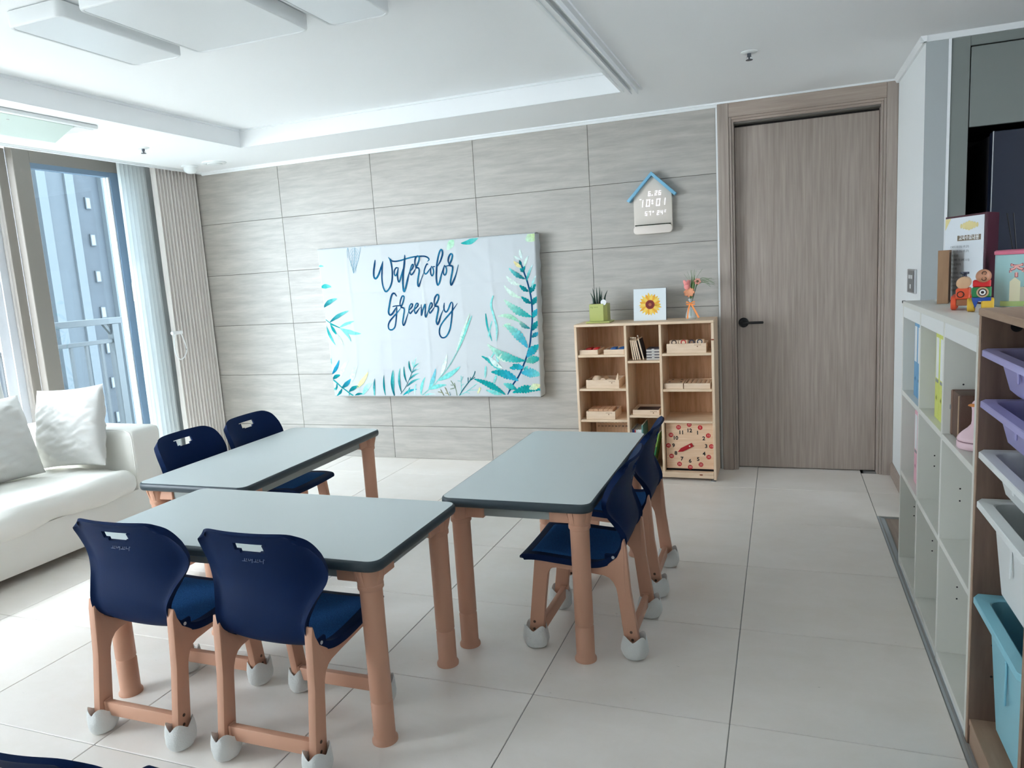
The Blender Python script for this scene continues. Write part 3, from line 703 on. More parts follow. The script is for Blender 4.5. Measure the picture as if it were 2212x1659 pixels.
for pts, w in (([(165, 330), (150, 450), (133, 600), (140, 720), (180, 755), (232, 690), (290, 540), (340, 370)], 54), ([(342, 360), (325, 560), (322, 760), (350, 940), (415, 1050), (490, 980), (545, 820), (553, 600), (530, 420), (500, 320), (462, 268)], 46),
    ([(515, 305), (545, 352), (620, 365), (740, 345), (850, 310), (1000, 270), (1150, 250), (1290, 250), (1370, 285), (1388, 330), (1345, 368)], 40), ([(690, 515), (640, 512), (602, 570), (600, 650), (630, 690), (665, 620), (688, 520)], 38), ([(688, 515), (670, 650), (682, 780), (712, 830), (745, 740), (795, 530)], 44),
    ([(837, 215), (825, 420), (800, 640), (795, 880), (822, 1050), (860, 960), (900, 780), (945, 600)], 50), ([(945, 600), (1008, 530), (1032, 460), (1012, 433), (980, 490), (958, 600), (985, 670), (1040, 610), (1090, 510)], 36),
    ([(1095, 500), (1065, 400), (1080, 290), (1130, 245), (1168, 270), (1160, 350), (1118, 450), (1092, 500), (1150, 520), (1165, 590), (1138, 760), (1132, 880), (1155, 930), (1192, 840), (1270, 620)], 44), ([(1368, 440), (1340, 425), (1302, 500), (1278, 600), (1310, 650), (1352, 620), (1425, 510)], 38),
    ([(1445, 470), (1425, 560), (1432, 650), (1465, 690), (1495, 620), (1485, 540), (1452, 472)], 38), ([(1470, 490), (1530, 480)], 26), ([(1578, 480), (1640, 380), (1695, 220), (1690, 120), (1655, 105), (1615, 200), (1575, 400), (1558, 600), (1560, 800), (1590, 900), (1630, 840), (1680, 640), (1745, 455)], 46),
    ([(1745, 445), (1715, 560), (1722, 640), (1755, 675), (1788, 600), (1780, 510), (1748, 450)], 38), ([(1770, 475), (1850, 455)], 26), ([(1860, 455), (1825, 360), (1840, 260), (1885, 195), (1922, 220), (1905, 310), (1870, 400), (1855, 455), (1915, 475), (1925, 550), (1892, 740), (1882, 850), (1905, 900), (1942, 820), (2010, 640), (2057, 435)], 44)):
    stroke(inkL, 'W', pts, w)
for pts, w in (([(395, 188), (340, 110), (280, 130), (235, 260), (205, 450), (185, 600), (220, 680), (280, 650), (340, 560), (400, 455)], 54), ([(285, 462), (370, 440), (470, 432), (530, 420)], 38), ([(402, 455), (395, 620), (380, 820), (345, 1000), (265, 1075), (190, 1050), (172, 960), (210, 850), (300, 740), (400, 630), (510, 490)], 50),
    ([(520, 475), (485, 400), (500, 280), (545, 180), (590, 200), (575, 310), (530, 430), (515, 475), (585, 500), (598, 570), (570, 760), (555, 880), (580, 955), (620, 880), (670, 720), (720, 560)], 48), ([(720, 560), (790, 480), (815, 410), (780, 382), (740, 450), (720, 560), (750, 640), (800, 590), (855, 520)], 42), ([(860, 540), (930, 470), (965, 400), (930, 370), (890, 430), (865, 540), (895, 640), (950, 570), (1025, 470)], 42),
    ([(1045, 405), (1050, 550), (1050, 690), (1080, 580), (1120, 450), (1155, 405), (1155, 560), (1150, 680), (1170, 735), (1200, 660), (1240, 540)], 42), ([(1250, 560), (1320, 470), (1340, 390), (1305, 358), (1270, 430), (1250, 540), (1280, 630), (1340, 560), (1410, 450)], 42),
    ([(1420, 450), (1390, 340), (1410, 220), (1470, 140), (1510, 170), (1495, 280), (1440, 390), (1410, 440), (1490, 460), (1500, 540), (1465, 730), (1450, 850), (1480, 930), (1520, 850), (1580, 660), (1645, 520)], 50), ([(1662, 355), (1650, 480), (1665, 560), (1710, 600), (1765, 530), (1820, 390), (1855, 330)], 50), ([(1855, 330), (1887, 400), (1875, 560), (1850, 800), (1810, 1050), (1720, 1240), (1620, 1285), (1550, 1230), (1525, 1120), (1560, 970), (1680, 790), (1830, 620), (1930, 490), (2012, 365)], 48)):
    stroke(inkL, 'G', pts, w)
pm = print_mat('printed_ink')
inkL.obj('lettering', pm, cloth)['label'] = 'navy brush script reading Watercolor Greenery'
TE, TL, DK, PG, YL, BL, PA = (20, 150, 150), (120, 205, 200), (8, 100, 112), (190, 220, 200), (222, 220, 160), (50, 160, 190), (206, 226, 226)
inkG = Ink()
def leaf(k, a, b, w, c1=TE, c2=None, bend=.08, lob=0, dpt=.35, n=None, peak=.45):
    A, B = cp(k, a), cp(k, b); dx, dz = B[0]-A[0], B[1]-A[1]; h = w*scale_of(k)/2
    n = n or (max(14, lob*6) if lob else 14); C = []; Wd = []
    for i in range(n+1):
        f = i/n; o = bend*4*f*(1-f); C.append((A[0]+dx*f-dz*o, A[1]+dz*f+dx*o))
        g = f**.75/(peak**.75) if f < peak else ((1-f)/(1-peak))**.75
        g = min(1, g)**.8
        if lob: g *= 1-dpt+dpt*abs(math.sin(PI*lob*f))**.6; g = max(g, .12*(1-f))
        Wd.append(max(.0004, h*g))
    c2 = c2 or mix(c1, TL, .5)
    inkG.strip(C, Wd, [mix(c1, c2, i/n) for i in range(n+1)]); inkG.lay = (inkG.lay+1) % 8
def lv(k, rows):
    for r in rows: leaf(k, *r[:2], *r[2:])
PP = mix(PG, (224, 232, 234), .45)
# pale shapes first
lv('R', (((530, 570), (345, 430), 60, PG, PP, .1, 7), ((520, 430), (370, 330), 60, PP, PP, .1, 5), ((520, 150), (450, 110), 34, PA, PP), ((545, 150), (520, 40), 40, PA, PP), ((570, 240), (612, 110), 36, PG, PA), ((400, 1260), (240, 1110), 110, PP, PG), ((330, 1330), (180, 1200), 70, PP, PA)))
for p, w, c in (([(230, 545), (205, 650), (240, 780), (270, 900), (265, 1040)], 26, TL), ([(145, 740), (160, 860), (190, 960), (215, 1040)], 24, TE), ([(215, 820), (190, 920), (175, 1000)], 18, TL), ([(245, 1150), (225, 1190), (200, 1225)], 20, TL), ([(265, 1180), (285, 1270)], 34, TL), ([(150, 1310), (140, 1440)], 26, TL), ([(265, 1410), (235, 1500)], 30, TL), ([(90, 1540), (60, 1610)], 26, YL)): stroke(inkG, 'R', p, w, c, .2, mix(c, PA, .4))
# the big fern
lv('R', (((575, 365), (400, 245), 62, DK, TL, .06, 6), ((612, 500), (512, 430), 64, DK, TE, .05, 4), ((642, 630), (532, 555), 64, DK, TE, .05, 4), ((645, 775), (345, 585), 105, TE, PG, .07, 10), ((630, 900), (500, 800), 60, DK, PG, .12, 5), ((510, 830), (280, 770), 66, (120, 190, 160), PG, -.12, 8), ((420, 850), (330, 880), 50, PG, PG, 0, 4),
    ((600, 1110), (345, 860), 125, BL, (150, 205, 180), -.08, 9), ((575, 1250), (165, 1070), 118, TE, PG, .10, 13), ((490, 1330), (405, 1330), 60, BL, TE, 0, 4), ((560, 1320), (440, 1290), 90, BL, TE, .1, 5), ((330, 1390), (100, 1200), 70, TL, TE, -.06, 7), ((500, 1470), (205, 1375), 120, BL, TE, -.08, 9), ((480, 1560), (340, 1500), 90, TE, TL, 0, 5), ((360, 1620), (20, 1450), 90, TE, TE, -.05, 12), ((320, 1620), (150, 1570), 60, TL, TL, 0, 6),
    ((590, 390), (660, 205), 36, TE, PA, .04, 6), ((625, 520), (692, 420), 74, DK, TE, .05, 4), ((650, 470), (700, 320), 30, TL, PA), ((655, 645), (712, 555), 76, DK, TE, .05, 4), ((660, 785), (716, 690), 76, TE, BL, .05, 4), ((655, 925), (720, 820), 80, DK, TE, .05, 4), ((650, 1000), (728, 945), 62, DK, BL, .05, 4), ((598, 1215), (738, 1080), 110, BL, TE, .08, 6), ((585, 1265), (745, 1230), 105, (110, 180, 160), TE, .05, 6), ((535, 1385), (750, 1410), 130, BL, TL, .06, 8), ((440, 1600), (755, 1570), 110, TE, TE, .08, 10), ((620, 1560), (750, 1520), 90, PG, YL, .05, 6), ((560, 1350), (610, 1310), 44, TE, TL, 0, 3),
    ((540, 215), (515, 160), 36, DK, DK), ((560, 290), (520, 250), 50, DK, TE, 0, 3), ((555, 280), (575, 225), 36, DK, TE), ((535, 240), (452, 170), 44, YL, (228, 214, 160), .05)))
stroke(inkG, 'R', [(385, 1620), (430, 1530), (510, 1410), (570, 1270), (620, 1110), (640, 960), (652, 780), (640, 580), (600, 400), (565, 300), (530, 190)], 20, (14, 70, 110), .05)
# lower left sprays
lv('L', (((580, 1210), (745, 820), 150, PA, PP), ((815, 1345), (965, 915), 170, PP, PG), ((1075, 1595), (1312, 1285), 150, TL, PA), ((255, 30), (470, 478), 80, TE, TL, -.05), ((350, 10), (505, 255), 90, TE, TE, -.03), ((480, 220), (645, 480), 92, PG, PG, .03), ((560, 85), (822, 392), 80, TL, TL), ((600, 100), (1042, 215), 130, TL, TL, -.06), ((560, 80), (822, -8), 60, TL, TL),
    ((360, 960), (370, 770), 90, TL, TL), ((378, 1130), (545, 800), 110, (8, 110, 140), BL, -.07), ((400, 1240), (575, 1140), 110, DK, TE), ((610, 1425), (812, 1225), 130, DK, BL, -.04), ((920, 1440), (1195, 1070), 130, YL, YL, -.05), ((770, 1520), (990, 1390), 115, DK, TE), ((900, 1597), (1085, 1565), 70, DK, TE), ((495, 1320), (470, 1490), 55, DK, TE), ((615, 1440), (495, 1605), 80, DK, TE), ((430, 1500), (480, 1420), 50, TL, TE)))
for p, w in (([(400, 1240), (490, 1310), (590, 1400), (700, 1480), (800, 1560), (870, 1600)], 34), ([(345, 0), (450, 40), (565, 85)], 26), ([(780, 1530), (775, 1600)], 24)): stroke(inkG, 'L', p, w, TE, 0)
lv('L', (((1350, 1612), (1350, 1215), 70, TL, DK, .05), ((1330, 1612), (1345, 1230), 36, TE, DK, .03), ((1590, 1612), (1555, 1135), 60, TE, DK, .05), ((1775, 1612), (1768, 1025), 64, DK, TL, .02), ((1790, 1612), (1780, 1480), 50, DK, DK)))
lv('T', (((60, 572), (147, 570), 40, TL, TL), ((95, 915), (272, 905), 95, TE, TL), ((140, 1245), (372, 1095), 95, DK, TL), ((245, 1480), (562, 1290), 80, DK, TL, .04), ((395, 1570), (652, 1460), 60, TL, TL, .04)))
stroke(inkG, 'T', [(165, 1425), (250, 1490), (330, 1530), (400, 1565)], 16, TE, 0)
fe = (120, 165, 185)
for p in ([(650, 255), (645, 420), (630, 682)], [(540, 260), (525, 330), (535, 430)], [(540, 260), (560, 420), (570, 470)], [(745, 255), (735, 330), (720, 400), (705, 475)], [(590, 470), (588, 570)], [(570, 470), (600, 560), (632, 682)], [(705, 475), (668, 580), (632, 682)]): stroke(inkG, 'T', p, 7, fe, 0)
for i in range(7):
    z = 270+50*i; s_ = 1-i*.11
    for sg in (-1, 1): stroke(inkG, 'T', [(646-i, z), (646+sg*45*s_, z+22), (646+sg*80*s_, z+85)], 5, fe, 0); stroke(inkG, 'T', [(646-i, z+25), (646+sg*30*s_, z+45), (646+sg*55*s_, z+110)], 4, fe, 0)
stroke(inkG, 'T', [(808, 238), (822, 256)], 10, fe, 0)
# bottom middle
lv('M', (((850, 1255), (962, 870), 90, PA, PP, -.03), ((1130, 800), (1372, 130), 60, PP, PG, 0, 14), ((390, 1605), (412, 1400), 45, PA, TL), ((500, 1608), (572, 1280), 70, TL, TL), ((625, 1520), (757, 1125), 96, TL, (110, 180, 200), -.05), ((635, 1505), (955, 1420), 90, TL, TL, .04), ((785, 1345), (1198, 1088), 110, TL, TL, -.05), ((560, 1612), (760, 1590), 40, TL, PA), ((1130, 850), (1405, 175), 84, (130, 205, 190), TL, 0, 16, .45),
    ((330, 1205), (278, 985), 40, DK, TE), ((365, 1110), (338, 955), 30, TL, PA), ((370, 1110), (422, 915), 36, TL, PA), ((370, 1115), (457, 1033), 26, TE, TL), ((335, 1208), (472, 1120), 34, DK, PA), ((275, 1345), (462, 1208), 40, DK, TL), ((240, 1455), (485, 1308), 50, DK, TL), ((245, 1385), (193, 1085), 40, DK, TE), ((150, 1565), (120, 1120), 56, DK, TL), ((170, 1612), (428, 1498), 60, TE, BL), ((10, 1610), (-5, 1150), 50, DK, TE), ((270, 1600), (300, 1460), 40, TL, TE)))
for p, w, c in (([(130, 1585), (230, 1440), (330, 1210), (372, 1105)], 12, DK), ([(520, 1605), (640, 1500), (730, 1420), (860, 1260), (1000, 1080), (1130, 850)], 20, (130, 190, 185)), ([(905, 1612), (870, 1560), (800, 1545)], 16, (120, 125, 95)), ([(900, 1600), (845, 1505)], 14, (120, 125, 95)), ([(1000, 1612), (970, 1560), (925, 1465)], 16, (140, 140, 105)), ([(980, 1580), (930, 1565)], 14, (140, 140, 105)), ([(1140, 1612), (1112, 1480), (1030, 1345)], 15, (110, 130, 105)), ([(1112, 1480), (1095, 1385)], 14, (110, 130, 105)), ([(1112, 1470), (1020, 1497)], 14, (110, 130, 105)), ([(1070, 1430), (1025, 1420)], 12, (110, 130, 105)), ([(1020, 1612), (1010, 1545)], 10, DK),
    ([(1185, 1612), (1250, 1500), (1350, 1370), (1430, 1270), (1466, 1175)], 18, (30, 110, 120)), ([(1340, 1375), (1338, 1288)], 14, DK), ([(1375, 1335), (1385, 1280)], 12, DK), ([(1370, 1345), (1465, 1285)], 14, DK), ([(1200, 1600), (1300, 1550), (1400, 1475), (1500, 1400)], 14, TL), ([(1215, 1540), (1215, 1420), (1212, 1255)], 12, TL), ([(1218, 1430), (1272, 1402)], 10, TL), ([(1215, 1360), (1150, 1345)], 10, TL), ([(1222, 1340), (1247, 1270)], 10, TL), ([(1300, 1550), (1370, 1572)], 12, TL), ([(1330, 1520), (1520, 1510)], 10, TL)): stroke(inkG, 'M', p, w, c, 0)
lv('C', (((1302, 140), (1252, 245), 75, (160, 215, 180), PG), ((1530, 132), (1372, 186), 55, TL, TE), ((2040, 80), (1945, 160), 110, (190, 215, 150), PG)))
lp_ = inkG.obj('leaf_print', pm, cloth); lp_['label'] = 'green and teal watercolor ferns, leaves and grasses'; lp_['kind'] = 'stuff'

# ------------------------------------------------------------------ house-shaped digital clock
t = thing('wall_clock', 'house-shaped beige digital clock with a blue roof on the tiled wall', 'clock', (3.607, -.002, 1.55))
cb = mat('clock_beige', (214, 205, 194), .5); cr = mat('clock_roof_blue', (120, 178, 208), .5)
MB().prism([(-.121, .02), (-.121, .235), (0, .358), (.121, .243), (.121, .02), (.105, .002), (-.108, .002)], 'y', -.032, 0, .002).obj('body', cb, t)
MB().prism([(-.162, .215), (-.146, .205), (.0, .360), (0, .384)], 'y', -.056, 0, .001).prism([(0, .384), (0, .360), (.140, .225), (.152, .240)], 'y', -.056, 0, .001).obj('roof', cr, t)
MB().prism(rrect(-.122, .122, -.001, .052, .022), 'y', -.060, -.030, .003).obj('tray', mat('clock_tray', (222, 212, 203), .5), t)
MB().box(-.112, .112, -.057, -.0325, .0522, .0585).obj('tray_slot', mat('tray_slot_dark', (40, 44, 30), .7), t)
SEG = {'0': 'abcdef', '1': 'bc', '2': 'abged', '4': 'fgbc', '5': 'afgcd', '6': 'afgedc', '7': 'abc', 'C': 'afed'}
def digits(mb, s, x, z, h, w, th, sl=.12):
    for chx in s:
        mb = MB()
        if chx in '.:':
            for dz in ((0,) if chx == '.' else (.3, .65)): mb.box(x, x+th*1.3, -.0345, -.0325, z+h*dz, z+h*dz+th*1.3)
            x += th*3.2; mb.obj('digit', led, t, 0); continue
        for g in SEG[chx]:
            a = {'a': (0, h-th, w, h), 'd': (0, 0, w, th), 'g': (0, h/2-th/2, w, h/2+th/2), 'f': (0, h/2, th, h), 'b': (w-th, h/2, w, h), 'e': (0, 0, th, h/2), 'c': (w-th, 0, w, h/2)}[g]
            i = th*.18
            mb.prism([(x+a[0]+i+sl*a[1], z+a[1]+i), (x+a[2]-i+sl*a[1], z+a[1]+i), (x+a[2]-i+sl*a[3], z+a[3]-i), (x+a[0]+i+sl*a[3], z+a[3]-i)], 'y', -.0345, -.0325)
        mb.obj('digit', led, t, 0); x += w*1.42
    return x
led = mat('led_white', (246, 246, 255), .4, emit=.13)
mb = MB()
digits(mb, '6.26', -.028, .236, .030, .017, .0055); digits(mb, '1', -.087, .168, .048, .026, .008); digits(mb, '0:0', -.044, .170, .046, .027, .008); digits(mb, '1', .062, .172, .046, .018, .0075)
digits(mb, '57', -.052, .114, .028, .016, .005); digits(mb, '24', .024, .114, .028, .016, .005); digits(mb, 'C', .074, .128, .014, .010, .0035); digits(mb, '0', -.001, .132, .009, .007, .0025); MB().box(-.082, -.070, -.0345, -.0325, .216, .221).obj('indicator', led, t, 0)
# ------------------------------------------------------------------ pinewood bookcase against the tiled wall
BX0, BX1, BY0, BY1 = 3.127, 3.992, -.315, -.022
t = thing('bookcase', 'three-column pinewood bookcase standing against the tiled wall beside the door', 'bookcase', (3.56, -.17, 0))
def bk(n, m, x0, x1, y0, y1, z0, z1, b=.0015, lab=None): return MB().box(x0-3.56, x1-3.56, y0+.17, y1+.17, z0, z1, b).obj(n, m, t)
bk('side_panel', pine_v, BX0, BX0+.016, BY0, BY1, .012, .987); bk('side_panel', pine_v, BX1-.016, BX1, BY0, BY1, .012, .987)
bk('top_panel', pine, BX0, BX1, BY0, BY1, .9872, 1.003)
D1, D2 = 3.448, 3.664
bk('divider', pine_v, D1, D1+.015, BY0+.002, BY1, .0562, .987); bk('divider', pine_v, D2, D2+.015, BY0+.002, BY1, .0562, .987)
bk('base_shelf', pine, BX0+.0165, BX1-.0165, BY0+.001, BY1, .040, .056); bk('kick_rail', pine, BX0+.0165, BX1-.0165, BY0+.006, BY0+.02, .018, .0397)
for x0, x1, z in ((BX0+.0165, D1, .806), (BX0+.0165, D1, .588), (BX0+.0165, D1, .384), (D1+.0155, D2, .765), (D1+.0155, D2, .416), (D2+.0155, BX1-.0165, .806), (D2+.0155, BX1-.0165, .583), (D2+.0155, BX1-.0165, .384)):
    bk('shelf', pine, x0+.0005, x1-.0005, BY0+.004, BY1-.009, z-.015, z)
for a, b_ in ((BX0+.0165, D1), (D1+.0155, D2), (D2+.0155, BX1-.0165)): bk('back_panel', pine_back, a, b_, BY1-.008, BY1, .057, .9865, 0)
for x in (BX0+.02, BX1-.02):
    for y in (BY0+.02, BY1-.02): MB().lathe([(.016, 0), (.016, .006), (.008, .008), (.008, .0125)], 14, (x-3.56, y+.17, 0)).obj('foot', steel, t)
for x, z in ((3.90, .07), (BX1-.008, .886)): MB().ball((x-3.56, -.1465 if z < .5 else -.1455, z-.027 if z < .5 else z), .011, .0008, .005, 10).obj('knot', mat('knot_brown', (150, 88, 60), .6), t)
crate_i = mat('crate_inside', (206, 176, 146), .6)
logo = mat('burnt_mark', (150, 112, 82), .7)
def crate(name, label, x, y, z, w, d_, h, th=.007, mark=True, cat='tray', group=None, m=beech):
    c = thing(name, label, cat, (x, y, z), 0, group)
    MB().box(0, w, 0, th, 0, h, .001).obj('front_board', m, c); MB().box(0, w, d_-th, d_, 0, h, .001).obj('back_board', m, c)
    MB().box(0, th, th+.0003, d_-th-.0003, 0, h, .001).obj('end_board', m, c); MB().box(w-th, w, th+.0003, d_-th-.0003, 0, h, .001).obj('end_board', m, c)
    MB().box(th+.0003, w-th-.0003, th+.0003, d_-th-.0003, .001, .005).obj('bottom_board', crate_i, c)
    if mark:
        mb = MB(); x0 = w*.78; zz = h-.010
        for k in range(5): mb.lathe([(.0034, 0), (.0034, .0003), (.002, .0003), (.002, 0)] if k % 2 == 0 else [(.0026, 0), (.0026, .0003), (0, .0003)], 8, caps=False, M=Matrix.Translation((x0+k*.0085-.016, 0, zz)) @ Matrix.Rotation(PI/2, 4, 'X'))
        mb.lathe([(.004, 0), (.004, .0003), (0, .0003)], 8, M=Matrix.Translation((x0, 0, zz-.009)) @ Matrix.Rotation(PI/2, 4, 'X'))
        mb.obj('burnt_mark', logo, c, 0)['kind'] = 'stuff'
    return c
red = mat('toy_red', (206, 34, 38), .4); blue = mat('toy_blue', (24, 92, 164), .4)
y0 = BY0+.02
crate('tray', 'small wooden tray holding red blocks, upper left bookcase shelf', 3.150, y0, .8062, .122, .20, .031, mark=False)
crate('tray', 'small wooden tray holding blue blocks, upper left bookcase shelf', 3.310, y0, .8062, .132, .20, .031, mark=False)
def wedge(x, y, z, m, label, name, w=.05, l=.075, h=.034):
    o = MB().prism([(0, 0), (w, 0), (w, h), (w*.35, h*.92), (0, h*.3)], 'y', 0, l, .004).obj(name, m, None); o.location = (x, y, z); return tag(o, label, 'block')
wedge(3.168, y0+.05, .8115, red, 'left red wooden block in the small tray', 'toy_block'); wedge(3.216, y0+.05, .8115, red, 'right red wooden block in the small tray', 'toy_block', .046)
wedge(3.330, y0+.05, .8115, blue, 'left blue wooden block in the small tray', 'toy_block', .05); wedge(3.384, y0+.05, .8115, blue, 'right blue wooden block in the small tray beside the divider', 'toy_block', .046)
# box of turned solids
crate('box', 'open wooden box of turned solids, second left bookcase shelf', 3.186, y0, .5882, .216, .20, .054, cat='box')
def solid(mb, label, name='wooden_solid'): return tag(mb.obj(name, beech, None), label, 'block')
solid(MB().ball((3.243, y0+.07, .629), .034, n=20), 'wooden ball in the box of turned solids'); solid(MB().lathe([(.024, 0), (.001, .085)], 20, (3.382, y0+.06, .5936)), 'wooden cone pointing up from the box of turned solids')
solid(MB().ball((3.332, y0+.06, .6185), .036, .026, .024, 18), 'egg-shaped wood piece in the box of turned solids'); solid(MB().rod((3.285, y0+.05, .626), (3.285, y0+.15, .626), .021, 18), 'wooden cylinder lying in the box of turned solids')
# box filled with cubes in rows
crate('box', 'wooden box packed with rows of beech blocks, third left bookcase shelf', 3.178, y0, .3842, .190, .20, .052, cat='box')
cubeg = 'small beech blocks in rows'
pm_ = MB().box(0, .0305, 0, .0305, 0, .0575, .002); first = None
orng = mat('cube_beech', (222, 176, 140), .5)
for i in range(5):
    for j in range(4):
        x, y = 3.190+i*.0322, y0+.018+j*.0322
        if first is None: o = first = pm_.obj('wooden_block', orng, None)
        else: o = first.copy(); COL.objects.link(o)
        o.location = (x, y, .3895); tag(o, 'beech block in the %s row from the front, %s from the left, third left shelf' % (('first', 'second', 'third', 'fourth')[j], ('first', 'second', 'third', 'fourth', 'fifth')[i]), 'block', cubeg)
# number board
t2 = thing('number_board', 'wooden hundred-number board standing in the lower left bookcase cell', 'number board', (3.312, BY1-.06, .0565))
MB().box(-.125, .125, -.006, .006, 0, .312, .002).obj('board', mat('board_wood', (214, 178, 144), .5), t2)
mb = MB(); ln = MB()
for r in range(10):
    zz = .292-r*.0265
    ln.box(-.112, .112, -.0064, -.0058, zz-.0137, zz-.0131)
    for c in range(10):
        xx = -.104+c*.0233
        if r == 0: ln.box(xx+.0112, xx+.0120, -.0064, -.0058, .035, .305)
        if r < 3: text_mb(str(r*10+c+1), .0165, 0, wallM(xx, -.0066, zz), bold=.0004).obj('number', black, t2, 0)
ln.obj('grid_lines', mat('grid_brown', (150, 108, 80), .6), t2, 0)['kind'] = 'stuff'
# leaning knobbed boards and a stack of flat boxes
kn = mat('knob_pale', (236, 222, 204), .4)
for i in range(5):
    t2 = thing('puzzle_board', ['first', 'second', 'third', 'fourth', 'tallest, last'][i]+' of five thin knobbed boards leaning together, upper middle shelf', 'puzzle board', (3.4875+i*.0142+.008*(i == 4), y0+.004, .7660), 0, 'knobbed puzzle boards')
    hh = .125 if i < 4 else .138; M = Matrix.Rotation(-R(6+i*2.6), 4, 'Y')
    M = Matrix.Translation((.006, 0, .0015)) @ Matrix.Rotation(-R(7+i*1.6), 4, 'Y')
    t2.rotation_euler = (0, 0, 0)
    MB().box(0, .0085, 0, .12, 0, hh, .001, M=M).obj('board', beech, t2); MB().box(.0087, .0112, .004, .116, .006, hh-.006, M=M).obj('dark_face', mat('dark_card', (38, 34, 44), .6), t2)
    MB().lathe([(.002, 0), (.002, .012), (.0046, .014), (.0046, .018), (0, .0205)], 10, M=M @ Matrix.Translation((.0043, .02, hh))).obj('knob', kn, t2)
flat = mat('flat_box_grey', (196, 190, 184), .5); dk = mat('flat_box_gap', (66, 62, 74), .6)
for i in range(4):
    t2 = thing('flat_box', ['bottom', 'second lowest', 'third', 'top'][i]+' of four flat grey boxes stacked beside the knobbed boards', 'box', (3.6135, y0+.006, .7656+i*.0178), 0, 'flat boxes stacked')
    MB().box(-.034, .05, 0, .12, 0, .0115, .001).obj('box_body', flat, t2); MB().box(-.032, .048, .002, .118, .0117, .0172).obj('lid_gap', dk, t2); MB().box(0, .016, -.0005, 0.0015, .0125, .016).obj('clasp', wp, t2)
crate('box', 'shallow wooden box on the middle column shelf', 3.482, y0, .4162, .168, .20, .032, cat='box')
MB()
tag(MB().box(3.495, 3.637, y0+.02, y0+.18, .4217, .436, .002).obj('dark_card_set', mat('dark_cards', (70, 52, 50), .6), None), 'dark card set lying inside the shallow wooden box', 'cards')
# upright books
cols = [(220, 206, 196), (30, 60, 130), (40, 92, 170), (190, 40, 48), (226, 228, 228), (214, 218, 220), (228, 230, 230), (220, 224, 226), (232, 232, 232), (96, 142, 138)]
nm = ['cream', 'dark blue', 'blue', 'red', 'white', 'white', 'white', 'white', 'white', 'teal']
x = 3.4645
pg = mat('pages', (232, 226, 214), .8)
wi = 0
for i, c in enumerate(cols):
    w_ = .0075 if i < 9 else .010; hh = (.262, .262, .258, .258, .260, .258, .262, .260, .262, .290)[i]
    if nm[i] == 'white': wi += 1
    lb = (['first', 'second', 'third', 'fourth', 'fifth'][wi-1]+' white-spined thin book counted from the red one' if nm[i] == 'white' else f'thin {nm[i]}-spined book') + ' in the lower middle bookcase cell'
    t2 = thing('book', lb, 'book', (x, y0+.012, .0565), 0, 'thin upright books')
    cm = mat('cover_'+nm[i].replace(' ', '_'), c, .5)
    MB().box(0, w_-.0006, 0, .18, 0, hh, .0008).obj('cover', cm, t2); MB().box(.001, w_-.0016, .004, .1805, hh-.001, hh+.0006).obj('page_block', pg, t2)
    x += w_
t2 = thing('book', 'green picture book leaning at the right of the lower middle bookcase cell', 'book', (3.604, y0+.02, .0575)); t2.rotation_euler = (0, R(12), 0)
t2.location = (3.585, y0+.02, .058)
MB().box(0, .008, 0, .19, 0, .24, .001).obj('cover', mat('leaf_green_cover', (120, 160, 70), .45), t2); MB().box(.001, .007, .004, .1902, .2395, .2408).obj('page_block', pg, t2)
MB().box(-.0003, .0083, -.0006, .05, .09, .15, .001).obj('cover_patch', mat('cover_dark_green', (30, 104, 62), .5), t2); MB().box(-.0003, .0083, -.0006, .06, .02, .07).obj('cover_patch', mat('cover_yellow', (206, 190, 90), .5), t2)
# disc-card box, rods and sticks
crate('box', 'long wooden box of tiles with ring marks, upper right bookcase shelf', 3.707, y0, .8062, .238, .17, .058, cat='box')
for i, (x0, x1, hh, cc) in enumerate(((3.722, 3.778, .071, (60, 40, 36)), (3.780, 3.834, .071, (200, 40, 40)), (3.838, 3.876, .070, (50, 56, 76)), (3.880, 3.930, .072, (50, 60, 76)))):
    t2 = thing('ring_tile', ['first', 'second', 'third', 'fourth'][i]+' tile in the long box, its ring mark '+['brown', 'red', 'dark on darker wood', 'dark grey'][i], 'tile', (x0, y0+.02, .8116))
    MB().box(0, x1-x0, 0, .05, 0, hh, .004).obj('tile_body', beech if i != 2 else mat('dark_beech', (150, 116, 92), .5), t2)
    MB().lathe([(.0165, 0), (.0165, .0008), (.0105, .0008), (.0105, 0)], 18, caps=False, M=Matrix.Translation(((x1-x0)/2, .0002, hh-.013)) @ Matrix.Rotation(PI/2, 4, 'X')).obj('ring_mark', mat('ring%d' % i, cc, .5), t2)
crate('box', 'wooden box packed with a flat slab, left of two on the second right shelf', 3.683, y0, .5832, .118, .20, .034, mark=False, cat='box')
crate('box', 'wooden box of round rods, right of two on the second right shelf', 3.806, y0, .5832, .158, .20, .034, mark=False, cat='box')
t2 = thing('wooden_slab', 'pale wooden slab with finger slots lying in the left box', 'block', (3.691, y0+.008, .5885))
MB().box(.002, .10, .002, .182, 0, .028, .001).obj('slab', beech, t2)
for x, y in ((.012, .05), (.022, .14), (.085, .05), (.078, .14)): MB().box(x, x+.012, y, y+.02, .0278, .0284).obj('finger_slot', black, t2)
rodp = MB().rod((0, 0, .0135), (0, .182, .0135), .0125, 14); first = None
for i in range(5):
    if first is None: o = first = rodp.obj('wooden_rod', beech, None)
    else: o = first.copy(); COL.objects.link(o)
    o.location = (3.829+i*.0278, y0+.009, .5895); tag(o, ['leftmost', 'second', 'middle', 'fourth', 'rightmost'][i]+' round wooden rod in the box, second right shelf', 'rod', 'round wooden rods')
